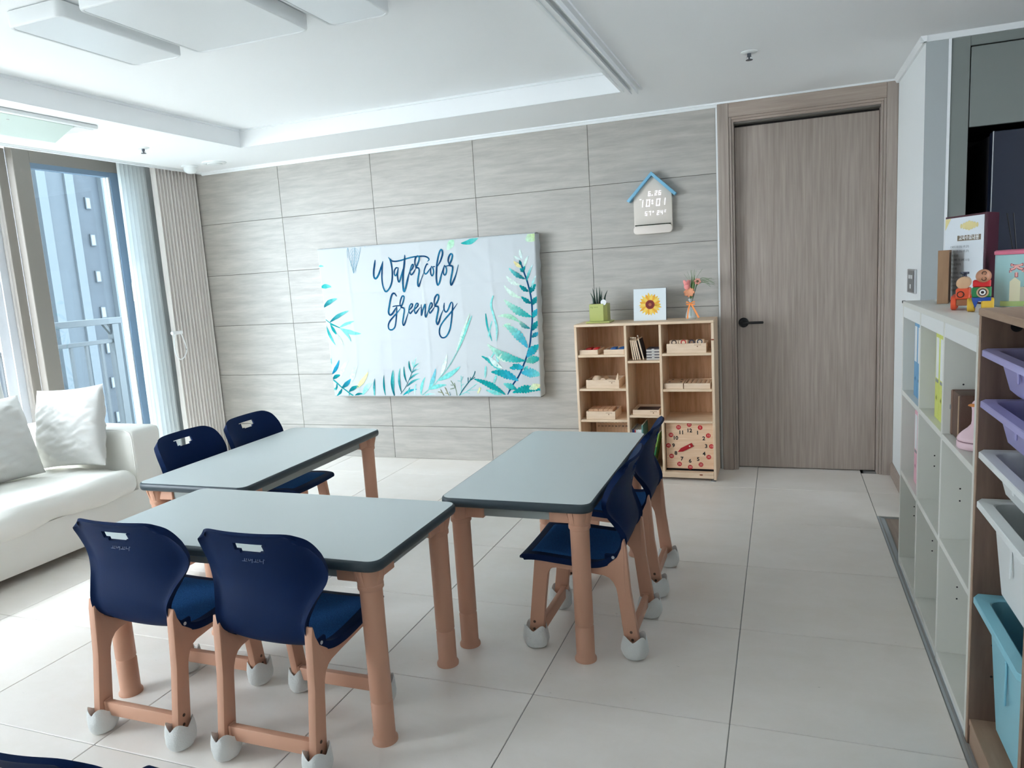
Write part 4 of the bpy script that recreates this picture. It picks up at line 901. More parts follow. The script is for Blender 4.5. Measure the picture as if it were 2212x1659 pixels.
# teaching clock
t2 = thing('teaching_clock', 'square wooden teaching clock with red minute discs in the lower right bookcase cell', 'clock', (3.829, y0+.028, .0565)); 
MB().box(-.1455, .1445, -.003, .008, .0115, .309, .001).obj('face_board', mat('clock_face_pine', (226, 186, 150), .5, c2=(238, 206, 174), vscale=4, stretch=(1.2, 9, 22)), t2)
MB().box(-.149, .1482, .0085, .012, .004, .3105).box(-.149, .1482, -.008, .012, 0, .004).obj('backing_frame', black, t2)
dm = mat('disc_red', (196, 34, 40), .45); pale_pink = mat('pale_pink', (240, 190, 180), .5); cz0 = .159
for k in range(1, 13):
    a = PI/2-k*PI/6; 
    text_mb(str(k), .033, 0, wallM(.100*math.cos(a), -.0036, cz0+.098*math.sin(a)), bold=.0012).obj('hour_numeral', black, t2, 0)
    xx, zz = .132*math.cos(a)*1.0, cz0+.137*math.sin(a)
    dd = MB().lathe([(.0145, 0), (.0145, .0008), (0, .0008)], 22, M=Matrix.Translation((xx, -.0030, zz)) @ Matrix.Rotation(PI/2, 4, 'X')).obj('minute_disc', dm, t2)
    text_mb(str(k*5), .019, 0, wallM(xx, -.0042, zz)).obj('minute_numeral', pale_pink, dd, 0)
M = wallM(0, -.0055, cz0) @ Matrix.Rotation(R(180+28), 4, 'Z')
MB().prism([(-.02, -.0125), (.055, -.0125), (.085, 0), (.055, .0125), (-.02, .0125)], 'z', 0, .003, .0008, M=M).obj('hour_hand', mat('hand_red', (176, 22, 34), .4), t2)
MB().lathe([(.005, .003), (.005, .0045), (.002, .0048), (0, .0048)], 12, M=M).obj('pin', kn, t2)
# on top of the bookcase
t2 = thing('succulent_pot', 'square lime green pot with dark spiky succulent on the left top of the bookcase', 'potted plant', (3.268, -.175, 1.0032))
lime = mat('lime_glaze', (182, 188, 112), .35)
MB().box(-.079, .079, -.072, .072, 0, .011, .004).obj('saucer', lime, t2)
pt = MB().prism([(-.057, -.05), (.034, -.05), (.057, -.03), (.057, .05), (-.057, .05)], 'z', .0112, .122, .003)
po = pt.obj('pot', lime, t2); MB().box(-.046, .046, -.04, .042, .1215, .1235).obj('soil', mat('soil', (60, 44, 36), .95), t2)
dg = mat('succulent_green', (32, 62, 50), .5)
for x, y, hh, lx, ly in ((-.03, 0, .105, -.012, 0), (-.018, .012, .108, -.004, .01), (-.012, -.012, .07, .004, 0), (.004, .006, .112, -.002, .004), (.014, -.004, .085, .006, 0), (-.034, -.014, .075, -.02, -.004), (.030, .012, .085, .022, .01), (-.004, .02, .09, 0, .012)):
    C = [(x, y, .121), (x+lx*.2, y+ly*.3, .121+hh*.5), (x+lx, y+ly, .121+hh)]; C = spline(C, 4); MB().tube(C, [.0075*(1-.97*(k/8)**1.4) for k in range(9)], 6).obj('leaf', dg, t2, 60)
tg = MB().lathe([(.0185, 0), (.0185, .0012), (0, .0012)], 24, M=Matrix.Translation((.037, -.046, .131)) @ Matrix.Rotation(PI/2, 4, 'X')).obj('round_tag', mat('tag_white', (236, 238, 238), .5), t2)
mk = MB()
for a, b_ in (((-.049, .106), (-.040, .098)), ((-.040, .107), (-.049, .098)), ((-.035, .104), (-.037, .094)), ((-.031, .108), (-.034, .096))): mk.rod((a[0], -.0503, a[1]), (b_[0], -.0503, b_[1]), .0007, 5)
for k in range(3): mk.tube([(-.022+k*.009+.0028*math.cos(w*PI/5), -.0503, .102+.0028*math.sin(w*PI/5)) for w in range(10)], .0006, 5, True)
mk.obj('scratched_writing', mat('pot_mark', (110, 120, 60), .6), t2)['kind'] = 'stuff'
t2 = thing('flower_tile', 'square white tile picture of a yellow sunflower standing on the bookcase', 'picture', (3.588, -.165, 1.0032)); t2.rotation_euler = (R(-7), 0, 0)
MB().box(-.103, .103, 0, .008, 0, .203, .001).obj('panel', mat('tile_white', (226, 234, 238), .3), t2); MB().box(-.1045, .1045, .0082, .012, -.0015, .2045).obj('backing', mat('tile_grey_back', (96, 104, 112), .6), t2)
pc = [mat('petal_yellow', (240, 196, 70), .6), mat('petal_gold', (236, 170, 52), .6), mat('petal_light', (244, 210, 100), .6)]
for k in range(22):
    a = 2*PI*k/22+random.uniform(-.05, .05); L_ = .074*random.uniform(.9, 1.06)
    M = wallM(.002, -.0006-.0002*(k % 3), .101) @ Matrix.Rotation(a, 4, 'Z')
    o_ = [(.018, -.004), (.035, -.0085), (.055, -.0085), (L_, -.001), (L_, .001), (.055, .0085), (.035, .0085), (.018, .004)]
    MB().prism(o_, 'z', 0, .0004, M=M).obj('petal', pc[k % 3], t2, 0)
for r, c, z in ((.029, (150, 40, 36), .0014), (.024, (120, 36, 32), .0018), (.010, (178, 96, 62), .0022)): MB().lathe([(r, 0), (r, .0004), (0, .0004)], 26, M=wallM(.002, -z, .101)).obj('flower_disc', mat('disc%d' % int(r*1000), c, .6), t2)
t2 = thing('flower_vase', 'small glass vase of peach flowers tied with an orange ribbon on the bookcase', 'vase', (3.847, -.185, 1.0032))
gv = mat('vase_glass', (226, 236, 236), .04, trans=.0, alpha=.28, spec=.8)
MB().lathe([(.031, 0), (.034, .01), (.033, .03), (.024, .062), (.0125, .085), (.0125, .115), (.017, .128), (.016, .128), (.0105, .115), (.0105, .086), (.022, .061), (.031, .03), (.031, .012), (0, .008)], 26).obj('glass', gv, t2, 60)
st = mat('stem_green', (58, 92, 52), .6); gr = mat('leaf_soft_green', (128, 156, 112), .7); pk = mat('peach_petal', (240, 170, 130), .7); pk2 = mat('pink_petal', (236, 150, 146), .7); orr = mat('orange_ribbon', (246, 148, 74), .5)
for k, P_ in enumerate(([(.0, 0, .02), (.004, 0, .1), (-.012, -.004, .18)], [(.004, 0, .02), (.006, 0, .1), (.043, 0, .225)], [(-.004, 0, .02), (0, 0, .1), (-.002, -.004, .16)])): MB().tube(spline(P_, 5), .0028, 6).obj('stem', st, t2, 60)
def bloom(c, r, n, m, up, tilt=0):
    mb = MB(); 
    for k in range(n):
        a = 2*PI*k/n+.2*(k % 2); M = Matrix.Translation(c) @ Matrix.Rotation(tilt, 4, 'X') @ Matrix.Rotation(a, 4, 'Z')
        P = []
        for i in range(5):
            f = i/4; w_ = r*.30*math.sin(PI*(.12+.80*f))
            P.append([(r*f*(1-.35*up*f), w_*q, r*(up*f-.25*f*f*(1-up))+.15*r*(q*q)*f) for q in (-1, -.4, .4, 1)])
        vs = MB().grid(P); mb.add(vs.v, vs.f, M)
    return mb
bloom((-.006, -.016, .166), .036, 16, pk, .25, R(62)).obj('gerbera_head', pk, t2, 60)['kind'] = 'stuff'
bloom((-.020, -.004, .192), .040, 9, pk2, 1.15, 0).obj('rose_head', pk2, t2, 60)['kind'] = 'stuff'
MB().ball((-.020, -.004, .205), .019, .019, .024, 14).obj('rose_heart', pk2, t2, 60)
bloom((.044, -.006, .231), .023, 12, pk2, .2, R(70)).obj('small_gerbera', mat('dusty_peach', (222, 158, 140), .7), t2, 60)['kind'] = 'stuff'
MB().ball((.044, -.011, .232), .008, .004, .008, 10).obj('flower_eye', mat('eye_brown', (112, 92, 66), .7), t2)
for P_, r in (([(.004, 0, .13), (.018, .004, .21), (.027, .006, .272)], .010), ([(.002, 0, .13), (.006, .006, .20), (.008, .01, .262)], .007)):
    C = spline(P_, 6); MB().tube(C, [max(.001, r*math.sin(PI*min(.98, .1+i/12))) for i in range(13)], 6).obj('leaf', mat('leaf_green', (96, 128, 72), .6), t2, 60)
gm = MB()
for k in range(46):
    a = random.uniform(-.5, .6); b_ = random.uniform(.08, .15)
    if k % 2: P_ = [(.012, .004, .15), (.012+.3*b_*a, .01, .15+b_*.6), (.012+b_*a, .015+random.uniform(-.02, .02), .15+b_*1.05)]
    else: P_ = [(.03, .004, .20), (.07, .006, .235+random.uniform(-.015, .02)), (.09+random.uniform(.02, .06), .008+random.uniform(-.02, .02), .205+random.uniform(-.01, .045))]
    gm.tube(spline(P_, 4), .0006, 3)
gm.obj('fine_grass', gr, t2, 60)['kind'] = 'stuff'
for s in (-1, 1):
    lo = [(0, -.013, .098), (s*.012, -.018, .106), (s*.026, -.016, .108), (s*.024, -.014, .094), (s*.010, -.014, .094), (0, -.013, .098)]
    P = [[(p[0], p[1]-.001, p[2]-.004), (p[0], p[1]+.002, p[2]+.004)] for p in spline(lo, 4)]; MB().grid(P).obj('ribbon_loop', orr, t2, 60)
for P_ in ([(-.004, -.014, .096), (-.012, -.022, .06), (-.018, -.034, .006)], [(.004, -.014, .096), (.026, -.022, .055), (.050, -.03, .010)]):
    C = spline(P_, 5); MB().grid([[(p[0]-.0055, p[1], p[2]-.001), (p[0]+.0055, p[1]-.001, p[2]+.001)] for p in C]).obj('ribbon_tail', orr, t2, 60)
MB().ball((0, -.015, .098), .006, .005, .006, 10).obj('ribbon_knot', orr, t2)
# ------------------------------------------------------------------ white shelf unit on the right
wl = mat('white_laminate', (226, 226, 219), .42); wf = mat('white_edge', (240, 242, 241), .4)
SX, SY0, SY1, SH, SD = 4.848, -2.668, -1.412, 1.152, .40
t = thing('shelf_unit', 'white twelve-cell shelf unit facing the room on the right', 'shelf unit', (SX, -2.04, -.012))
def sb(n, m, x0, x1, y0, y1, z0, z1, b=.001): return MB().box(x0-SX, x1-SX, y0+2.04, y1+2.04, z0, z1, b).obj(n, m, t)
ys = [SY1, -1.826, -2.243, SY0]
sb('top_panel', wl, SX-.002, SX+SD, SY0, SY1, SH-.020, SH)
for k, y in enumerate(ys):
    a = y-.009 if 0 < k < 3 else (y-.018 if k == 0 else y)
    sb('side_panel' if k in (0, 3) else 'divider', wl, SX, SX+SD-.01, a, a+.018, 0, SH-.0203)
for k in range(3):
    y1 = ys[k]-(.018 if k == 0 else .009); y0 = ys[k+1]+(.018 if k == 2 else .009)
    sb('header_rail', wf, SX+.001, SX+.018, y0+.0003, y1-.0003, SH-.066, SH-.0206); sb('back_panel', wl, SX+SD-.009, SX+SD, y0, y1, .04, SH-.021, 0)
    for z in (.780, .434, .042): sb('shelf', wl, SX+.001, SX+SD-.0095, y0+.0003, y1-.0003, z-.020, z)
    sb('plinth', wf, SX+.002, SX+.018, y0+.0003, y1-.0003, .001, .0215)
ph = MB()
for k in (1, 2, 3):
    yf = ys[k]+(.0093 if k < 3 else .0183)
    pass
for k in (0, 1, 2):                                              # peg holes on the faces turned to the camera
    yf = (ys[k]-.0185 if k == 0 else ys[k]-.0095)
    for z in (1.073, .925, .89, .84, .74, .59, .55, .26, .22, .70): ph.lathe([(.0028, 0), (.0028, .0004), (0, .0004)], 8, M=Matrix.Translation((.055, yf+2.04+.0002, z+.012)) @ Matrix.Rotation(PI/2, 4, 'X'))
ph.obj('peg_hole', black, t, 0)['kind'] = 'stuff'
sb('corner_cap', black, SX-.0035, SX+.008, SY1-.014, SY1+.0015, SH-.009, SH+.0008, .0005)
def binder(y, z, c, colname, label, w=.066, h=.295):
    t2 = thing('ring_binder', label, 'binder', (4.872, y, z)); m = mat('binder_'+colname, c, .45)
    MB().box(0, .25, -w, 0, 0, h, .002).obj('case', m, t2); MB().box(-.0008, .0005, -w*.82, -w*.18, h*.48, h*.95).obj('spine_label', mat('label_white', (238, 240, 240), .5), t2)
    MB().lathe([(.0105, 0), (.0105, .0012), (.007, .0014), (.007, 0)], 14, caps=False, M=Matrix.Translation((-.0003, -w/2, h*.25)) @ Matrix.Rotation(-PI/2, 4, 'Y')).obj('finger_ring', m, t2)
    MB().lathe([(.0068, 0), (.0068, .0005), (0, .0005)], 12, M=Matrix.Translation((-.0003, -w/2, h*.25)) @ Matrix.Rotation(-PI/2, 4, 'Y')).obj('finger_hole', black, t2)
    if colname != 'blue': MB().box(-.0009, .0003, -w*.8, -w*.2, h*.43, h*.465).obj('label_slip', mat('slip_grey', (150, 156, 156), .5), t2)
zs = .7685
binder(-1.556, zs, (112, 168, 208), 'blue', 'blue ring binder, first from the left in the far upper white shelf cell', .07); binder(-1.630, zs, (112, 168, 208), 'blue', 'blue ring binder, second from the left in the far upper white shelf cell', .07)
binder(-1.704, zs, (112, 168, 208), 'blue', 'blue ring binder against the divider in the far upper white shelf cell', .07)
binder(-1.987, zs, (216, 222, 116), 'yellow', 'yellow ring binder, left one in the middle upper white shelf cell', .068); binder(-2.058, zs, (216, 222, 116), 'yellow', 'yellow ring binder, right one in the middle upper white shelf cell', .068)
binder(-2.130, zs, (216, 222, 116), 'yellow', 'yellow ring binder hidden beside the divider of the middle upper white shelf cell', .068)
binder(-1.600, .4225, (240, 184, 200), 'pink', 'pink ring binder, left one in the far second-row white shelf cell', .07); binder(-1.674, .4225, (240, 184, 200), 'pink', 'pink ring binder, right one in the far second-row white shelf cell', .07)
t2 = thing('leather_box', 'brown leatherette case standing in the upper near white shelf cell', 'case', (4.872, -2.255, zs))
lb = mat('brown_leatherette', (92, 64, 52), .45, bump=.3, bscale=300)
MB().box(.0, .16, -.11, -.012, 0, .142, .006, seg=2).obj('case_body', lb, t2); MB().box(-.003, .16, -.0118, 0, 0, .142, .003).obj('case_lid', mat('brown_lid', (128, 98, 82), .45), t2)
MB().box(-.002, .0005, -.104, -.098, .004, .138).obj('edge_trim', mat('trim_gilt', (196, 170, 140), .4), t2); MB().box(-.006, -.002, -.009, -.003, .08, .095, .001).obj('clasp', steel, t2)
t2 = thing('duck_lamp', 'pink duck-shaped lamp with orange beak beside the brown case', 'lamp', (4.904, -2.437, zs)); t2.scale = (.70, .70, .76)
pkd = mat('duck_pink', (236, 204, 212), .45)
MB().lathe([(.0, 0), (.07, .001), (.074, .006), (.074, .026), (.072, .028)], 32).obj('base', pkd, t2, 50); MB().lathe([(.071, .0282), (.071, .032)], 32).obj('seam', mat('seam_dark', (150, 110, 120), .6), t2)
MB().lathe([(.072, .0322), (.074, .036), (.070, .046), (.055, .062), (.036, .078), (.024, .092), (.0215, .105), (.0215, .145), (.024, .160), (.021, .176), (.012, .186), (0, .188)], 32).obj('body', pkd, t2, 60)
MB().ball((-.020, -.012, .168), .020, .014, .006, 12).obj('beak', mat('beak_orange', (232, 150, 84), .45), t2)
MB().ball((-.0225, .006, .153), .003, .003, .003, 8).ball((-.006, -.0232, .153), .003, .003, .003, 8).obj('eyes', black, t2)

# ------------------------------------------------------------------ things on top of the white shelf unit
zt = 1.1405
t2 = thing('wooden_box', 'narrow brown wooden box standing on end on the white shelf unit', 'box', (4.922, -1.694, zt), R(-14))
bw = mat('brown_box_wood', (158, 122, 92), .55, c2=(172, 136, 104), vscale=5, stretch=(8, 8, 1)); bi = mat('brown_box_inside', (112, 82, 60), .6)
MB().box(0, .036, 0, .007, 0, .197, .001).obj('side_board', bw, t2); MB().box(0, .036, .113, .12, 0, .197, .001).obj('side_board', bw, t2)
MB().box(0, .036, .0072, .1128, 0, .009).obj('end_board', bw, t2); MB().box(0, .036, .0072, .1128, .188, .197).obj('end_board', bw, t2); MB().box(.030, .036, .0072, .1128, .0092, .1878).obj('back_board', bi, t2)
# certificate folder: two leaves meeting in a fold
t2 = thing('certificate_folder', 'open maroon folder standing upright with a white certificate inside', 'folder', (5.051, -1.795, zt))
mar = mat('maroon_cover', (74, 22, 42), .5, bump=.2, bscale=300)
dL = Vector((-.076, .273, 0)); LL = dL.length; aL = math.atan2(dL.y, dL.x); dR_ = Vector((.062, .118, 0)); LR = dR_.length; aR = math.atan2(dR_.y, dR_.x)
ML = Matrix.Rotation(aL, 4, 'Z'); MR = Matrix.Rotation(aR, 4, 'Z')
MB().box(0.004, LL, -.004, 0, 0, .322, .001, M=ML).obj('left_cover', mar, t2); MB().box(0, LR, -.004, 0, 0, .322, .001, M=MR).obj('right_cover', mar, t2); MB().rod((0, 0, 0), (0, 0, .322), .004, 10).obj('spine', mar, t2)
MB().box(.010, LL-.004, .0003, .0018, .006, .315, M=ML).obj('certificate', mat('paper_white', (232, 238, 244), .6), t2)
def CM(u, z): return ML @ Matrix.Translation((u, .0021, z)) @ Matrix(((-1, 0, 0, 0), (0, 0, 1, 0), (0, 1, 0, 0), (0, 0, 0, 1)))
def ctext(s, u, z, size, m, n, al='c'):
    q = text_mb(s, size, 0, CM(u, z)); q.obj(n, m, t2, 0)
ink = mat('ink_grey', (84, 92, 104), .7)
MB().box(.028, .188, .0018, .0022, .228, .248, M=ML).obj('title_bar', mat('title_taupe', (132, 118, 100), .6), t2)
def CM2(u, z): return ML @ Matrix.Translation((u, .0025, z)) @ Matrix(((-1, 0, 0, 0), (0, 0, 1, 0), (0, 1, 0, 0), (0, 0, 0, 1)))
text_mb('교육수료내용', .020, 0, CM2(.108, .238), bold=.0004, sx=1.25).obj('title_text', mat('paper_text_white', (244, 246, 246), .6), t2, 0)
rows = MB()
for k, s_ in enumerate(('○ 베이직 과정 (한글, 수학, 감각)', '○ 그룹부 과정 (한글, 수학, 감각)', '○ 마스터 과정', '   (기초 문해력, 기초 실력력, 시스템)', '   한자논술, 창의수학)', '○ 소통 과정', '   (유치, 초등과정, 심화 문해력 과', '   독해논술, 교과서 기본 사회과)', '○ 한자, 독서 토론, 언어 독해 프로그램', '○ GPTP 종합심리검사', '○ 미술심리 교육')):
    q = text_mb(s_, .0098, 0, CM(0, 0)); xs_ = [v for v in q.v]; 
    us = [(ML.inverted() @ Vector(v)).x for v in xs_]; mx_ = max(us)
    M = ML @ Matrix.Translation((.236-mx_, 0, .206-k*.0163)) @ ML.inverted(); rows.add(q.v, q.f, M)
rows.obj('printed_lines', ink, t2, 0)
cy_ = mat('crest_gold', (236, 222, 160), .6)
for k in range(7): MB().ball((0, 0, 0), .017-.003*abs(k-3), .0004, .009+.003*(3-abs(k-3)), 12, M=ML @ Matrix.Translation((.108+(k-3)*.018, .0021, .282))).obj('crest', cy_, t2)
MB().prism([(LL-.005, .314), (LL-.005, .272), (LL-.045, .314)], 'y', .0018, .0023, M=ML).obj('corner_ribbon', cy_, t2)
# wooden block toys
gre, oran, yel, bl2 = mat('toy_green', (40, 122, 70), .4), mat('toy_orange', (222, 84, 48), .4), mat('toy_yellow', (222, 178, 60), .4), mat('toy_deep_blue', (32, 70, 150), .4)
wd = mat('toy_wood', (206, 168, 132), .45)
t2 = thing('toy_train', 'wooden toy train with orange wheels and a boiler in front of the certificate', 'toy', (4.945, -2.0, zt), R(-14))
def wheel(p, n, m, x, y, r=.024, w=.017): MB().lathe([(r*.86, 0), (r, .003), (r, w-.003), (r*.86, w)], 24, M=Matrix.Translation((x, y, r)) @ Matrix.Rotation(PI/2, 4, 'Y')).obj(n, m, p, 40)
for y in (.042, -.036): wheel(t2, 'wheel', oran, -.032, y); wheel(t2, 'wheel', oran, .018, y)
MB().box(-.016, .018, -.06, .07, .015, .036, .002).obj('chassis', mat('toy_brown', (150, 98, 66), .5), t2); MB().box(-.02, .022, .02, .066, .0362, .07, .004).obj('green_block', gre, t2); MB().box(-.0206, -.0198, .034, .05, .046, .06).obj('white_square', wp, t2)
MB().box(-.018, .022, -.06, .0185, .0362, .071, .003).obj('orange_block', oran, t2); MB().rod((.002, -.05, .088), (.002, .05, .088), .02, 24).obj('boiler', wd, t2, 40)
MB().lathe([(.011, .1), (.006, .110), (.006, .114), (.013, .116), (.013, .122), (0, .123)], 18, (.002, .03, 0)).obj('chimney', mat('chimney_navy', (34, 38, 60), .4), t2)
MB().lathe([(.011, 0), (.011, .0008), (.008, .0008), (.008, 0)], 16, caps=False, M=Matrix.Translation((-.004, -.0602, .052)) @ Matrix.Rotation(PI/2, 4, 'X')).obj('ring_mark', mat('dark_mark', (60, 40, 32), .6), t2)
t2 = thing('toy_figure', 'stack of wooden blocks on yellow wheels with a green block and round ball head', 'toy', (4.965, -2.135, zt), R(-14))
wheel(t2, 'wheel', yel, -.034, 0, .022, .022); wheel(t2, 'wheel', yel, .004, -.006, .022, .034)
MB().prism([(-.022, .046), (.030, .046), (.030, .034), (-.004, .034), (-.012, .012), (-.020, .034)], 'y', -.024, .016, .001).obj('blue_block', bl2, t2); MB().box(-.022, .030, -.026, .02, .0462, .078, .003).obj('green_block', gre, t2); MB().box(-.020, .028, -.024, .02, .0782, .1, .003).obj('red_block', red, t2)
MB().ball((.008, -.016, .112), .0215, n=20).obj('head', mat('toy_head_wood', (190, 134, 104), .45), t2, 60)
for r, z, c, nm_ in ((.0165, .0, (196, 164, 126), 'eye_wood'), (.012, .0006, (70, 40, 34), 'eye_brown_ring'), (.0085, .0012, (240, 240, 238), 'eye_white'), (.0045, .0018, (44, 30, 30), 'eye_pupil')):
    MB().lathe([(r, 0), (r, .0008), (0, .0008)], 20, M=Matrix.Translation((.007, -.0262-z, .062)) @ Matrix.Rotation(PI/2, 4, 'X')).obj(nm_, mat('toy_'+nm_, c, .5), t2)
for z in (.122, .104): MB().tube([(.010+.006*math.cos(w*PI/6), -.036+.002*abs(z-.112)*100*.25, z+.005*math.sin(w*PI/6)) for w in range(12)], .0011, 5, True).obj('face_mark', mat('dark_mark', (60, 40, 32), .6), t2)
# snack canister, kept free of its mascot
t2 = thing('canister', 'tall round pale green snack canister with a pink lid on the white shelf unit', 'canister', (5.14, -1.93, zt))
MB().lathe([(.086, 0), (.088, .003), (.088, .171), (.086, .172)], 40).obj('drum', mat('canister_mint', (160, 202, 204), .4), t2, 50); MB().lathe([(.090, .1722), (.091, .176), (.091, .183), (.086, .187), (.08, .1865), (0, .1865)], 40).obj('lid', mat('lid_pink', (214, 110, 138), .4), t2, 50)
def curved(mb_txt, th0, z0, rad): return [(rad*math.cos(th0+v[0]/rad), rad*math.sin(th0+v[0]/rad), z0+v[1]) for v in mb_txt.v]
for off, rr, m_ in ((.004, .0884, mat('logo_outline', (170, 60, 80), .5)), (.0, .0888, mat('logo_pink', (240, 178, 170), .5))):
    q = text_mb('주비', .046, 0, None, bold=.001+off*.5, sx=1.0); mb = MB(); mb.add(curved(q, R(252), .118, rr), q.f); mb.obj('printed_name', m_, t2, 0)
def patch(th0, th1, prof, m_, n_):
    P = []
    for k in range(13):
        a = th0+(th1-th0)*k/12; zz = prof(k/12); P.append([(.0886*math.cos(R(a)), .0886*math.sin(R(a)), zz[0]), (.0886*math.cos(R(a)), .0886*math.sin(R(a)), zz[1])])
    MB().grid(P).obj(n_, m_, t2, 60)
patch(252, 300, lambda f: (.066, .068+.022*math.sin(PI*f)), mat('hill_green', (72, 122, 84), .5), 'printed_hill'); patch(246, 300, lambda f: (.02, .066), mat('print_beige', (196, 190, 170), .5), 'printed_wall'); patch(226, 246, lambda f: (.02, .084+.014*(1-abs(2*f-1))), mat('print_cream', (226, 224, 190), .5), 'printed_house'); patch(205, 300, lambda f: (.003, .0198), mat('print_lime', (178, 204, 130), .5), 'printed_grass')

# ------------------------------------------------------------------ brown storage unit with coloured bins
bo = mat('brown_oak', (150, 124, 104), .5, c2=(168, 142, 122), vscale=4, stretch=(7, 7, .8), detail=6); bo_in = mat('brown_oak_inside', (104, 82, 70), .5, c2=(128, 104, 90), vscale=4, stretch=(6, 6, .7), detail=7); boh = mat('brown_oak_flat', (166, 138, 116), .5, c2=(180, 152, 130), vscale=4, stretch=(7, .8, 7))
UX, UY1, UY0, UH, UD = 4.850, -2.672, -3.60, 1.203, .44
t = thing('bin_unit', 'brown oak storage frame with pull-out plastic bins at the right edge', 'storage unit', (UX, -3.1, -.012))
def ub(n, m, x0, x1, y0, y1, z0, z1, b=.0012): return MB().box(x0-UX, x1-UX, y0+3.1, y1+3.1, z0, z1, b).obj(n, m, t)
PT = .018; YA0, YA1 = -3.125, UY1-PT
ub('side_panel', bo_in, UX, UX+UD, YA1, UY1, 0, UH-.019); ub('front_edge_strip', boh, UX-.0022, UX-.0002, YA1, UY1, 0, UH-.019, .0005)
ub('divider', bo_in, UX, UX+UD, YA0-PT, YA0, 0, UH-.019); ub('front_edge_strip', boh, UX-.0022, UX-.0002, YA0-PT, YA0, 0, UH-.019, .0005)
ub('side_panel', bo_in, UX, UX+UD, UY0, UY0+PT, 0, UH-.019)
ub('top_panel', boh, UX-.004, UX+UD, UY0, UY1+.003, UH-.0187, UH, .002)
for a, b_ in ((YA0+.0003, YA1-.0003), (UY0+PT+.0003, YA0-PT-.0003)):
    ub('bottom_board', boh, UX+.002, UX+UD-.01, a, b_, .062, .080); ub('kick_board', boh, UX+.004, UX+.02, a, b_, .001, .0617); ub('back_panel', bo_in, UX+UD-.008, UX+UD, a, b_, .081, UH-.02, 0)
MB().lathe([(.0135, 0), (.0135, .001), (.005, .0012), (.004, .0004), (0, .0004)], 18, M=Matrix.Translation((.075, YA1+3.1, UH-.048)) @ Matrix.Rotation(PI/2, 4, 'X')).obj('cam_cap', black, t)
for z in (.62, .30, .21): MB().lathe([(.0034, 0), (.0034, .0004), (0, .0004)], 8, M=Matrix.Translation((.05, YA1+3.1, z)) @ Matrix.Rotation(PI/2, 4, 'X')).obj('peg_hole', black, t, 0)
def bin_(z, h, m, inner, x_off=0, y0=YA0+.004, y1=YA1-.004):
    z += .012; x0, x1 = -.004+x_off, .40+x_off; y0 += 3.1; y1 += 3.1
    ins = .030
    def ring(i, zz, r, c=.0): return [(x, y, zz) for x, y in rrect(x0+i, x1-i, y0+i, y1-i, r, 4)]
    def rim(i, zz):
        c = max(.002, .024-i*.4); a, b2, p, q = x0+i, x1-i, y0+i, y1-i
        pts = []
        for cx, cy, sx_, sy_ in ((b2, q, 1, 1), (a, q, -1, 1), (a, p, -1, -1), (b2, p, 1, -1)):
            e = [(cx, cy-sy_*c), (cx-sx_*c*.6, cy)]; e = e if sx_*sy_ > 0 else e[::-1]
            for k in range(5): f = k/4; pts.append((e[0][0]+(e[1][0]-e[0][0])*f, e[0][1]+(e[1][1]-e[0][1])*f, zz))
        return pts
    P = [rim(.004, z-.016), rim(0, z-.016), rim(0, z-.002), rim(.002, z), ring(ins-.002, z, .035), ring(ins+.002, z-.004, .035), ring(ins+.02, z-h+.012, .04), ring(ins+.03, z-h+.004, .036), ring(ins+.06, z-h+.003, .03)]
    b = MB().grid(P, closed=True); b.add(P[-1], [tuple(range(len(P[-1])))])
    Q = [ring(ins-.003, z-.004, .036), ring(ins-.001, z-.01, .037), ring(ins+.016, z-h+.014, .044), ring(ins+.030, z-h, .04)]
    b.grid(Q, closed=True); b.add(Q[-1], [tuple(range(len(Q[-1])))])
    o = b.obj('bin', m, t, 40)
    MB().box(.0255+x_off-.002, .0285+x_off, (y0+y1)/2-.006, (y0+y1)/2+.006, z-h*.55, z-h*.22, .002).obj('label_slot', m, o)
    return o
lav, whi, aqu = mat('bin_lavender', (176, 172, 222), .4), mat('bin_white', (244, 248, 248), .4), mat('bin_aqua', (150, 214, 232), .4)
bin_(1.090, .105, lav, 0)['label'] = 'top lavender bin'; bin_(.960, .105, lav, 0)['label'] = 'second lavender bin'; bin_(.828, .105, whi, 0)['label'] = 'shallow white bin'; bin_(.697, .235, whi, 0)['label'] = 'deep white bin'; bin_(.434, .345, aqu, 0)['label'] = 'deep light blue bin'
t2 = thing('toy_bottle', 'bright green toy lying in the top lavender bin', 'toy', (4.97, -2.93, 1.048))
gt = mat('bright_green', (88, 170, 70), .35)
MB().rod((0, -.06, .03), (0, .055, .03), .026, 18).ball((0, .055, .03), .026).obj('body', gt, t2, 40); MB().rod((0, -.085, .03), (0, -.06, .03), .014, 14).obj('neck', gt, t2)
# on top of the brown unit
tp = UH-.012+.0004
t2 = thing('cardboard_box', 'open tan cardboard box on the brown storage unit', 'box', (5.02, -3.02, tp), R(12))
cbm = mat('cardboard', (206, 180, 148), .75); cbi = mat('cardboard_inside', (140, 108, 80), .8)
MB().box(-.07, .12, -.10, .10, 0, .004).obj('bottom', cbi, t2); MB().box(-.07, -.067, -.10, .10, .004, .035).box(.117, .12, -.10, .10, .004, .035).box(-.067, .117, -.10, -.097, .004, .035).box(-.067, .117, .097, .10, .004, .035).obj('walls', cbi, t2)
MB().box(-.135, -.07, -.10, .10, 0, .003, M=Matrix.Translation((-.07, 0, .035)) @ Matrix.Rotation(R(-12), 4, 'Y') @ Matrix.Translation((.07, 0, 0))).obj('flap', cbm, t2); MB().box(-.06, .11, 0, .05, 0, .003, M=Matrix.Translation((0, .1, .035)) @ Matrix.Rotation(R(-20), 4, 'X')).obj('flap', cbm, t2)
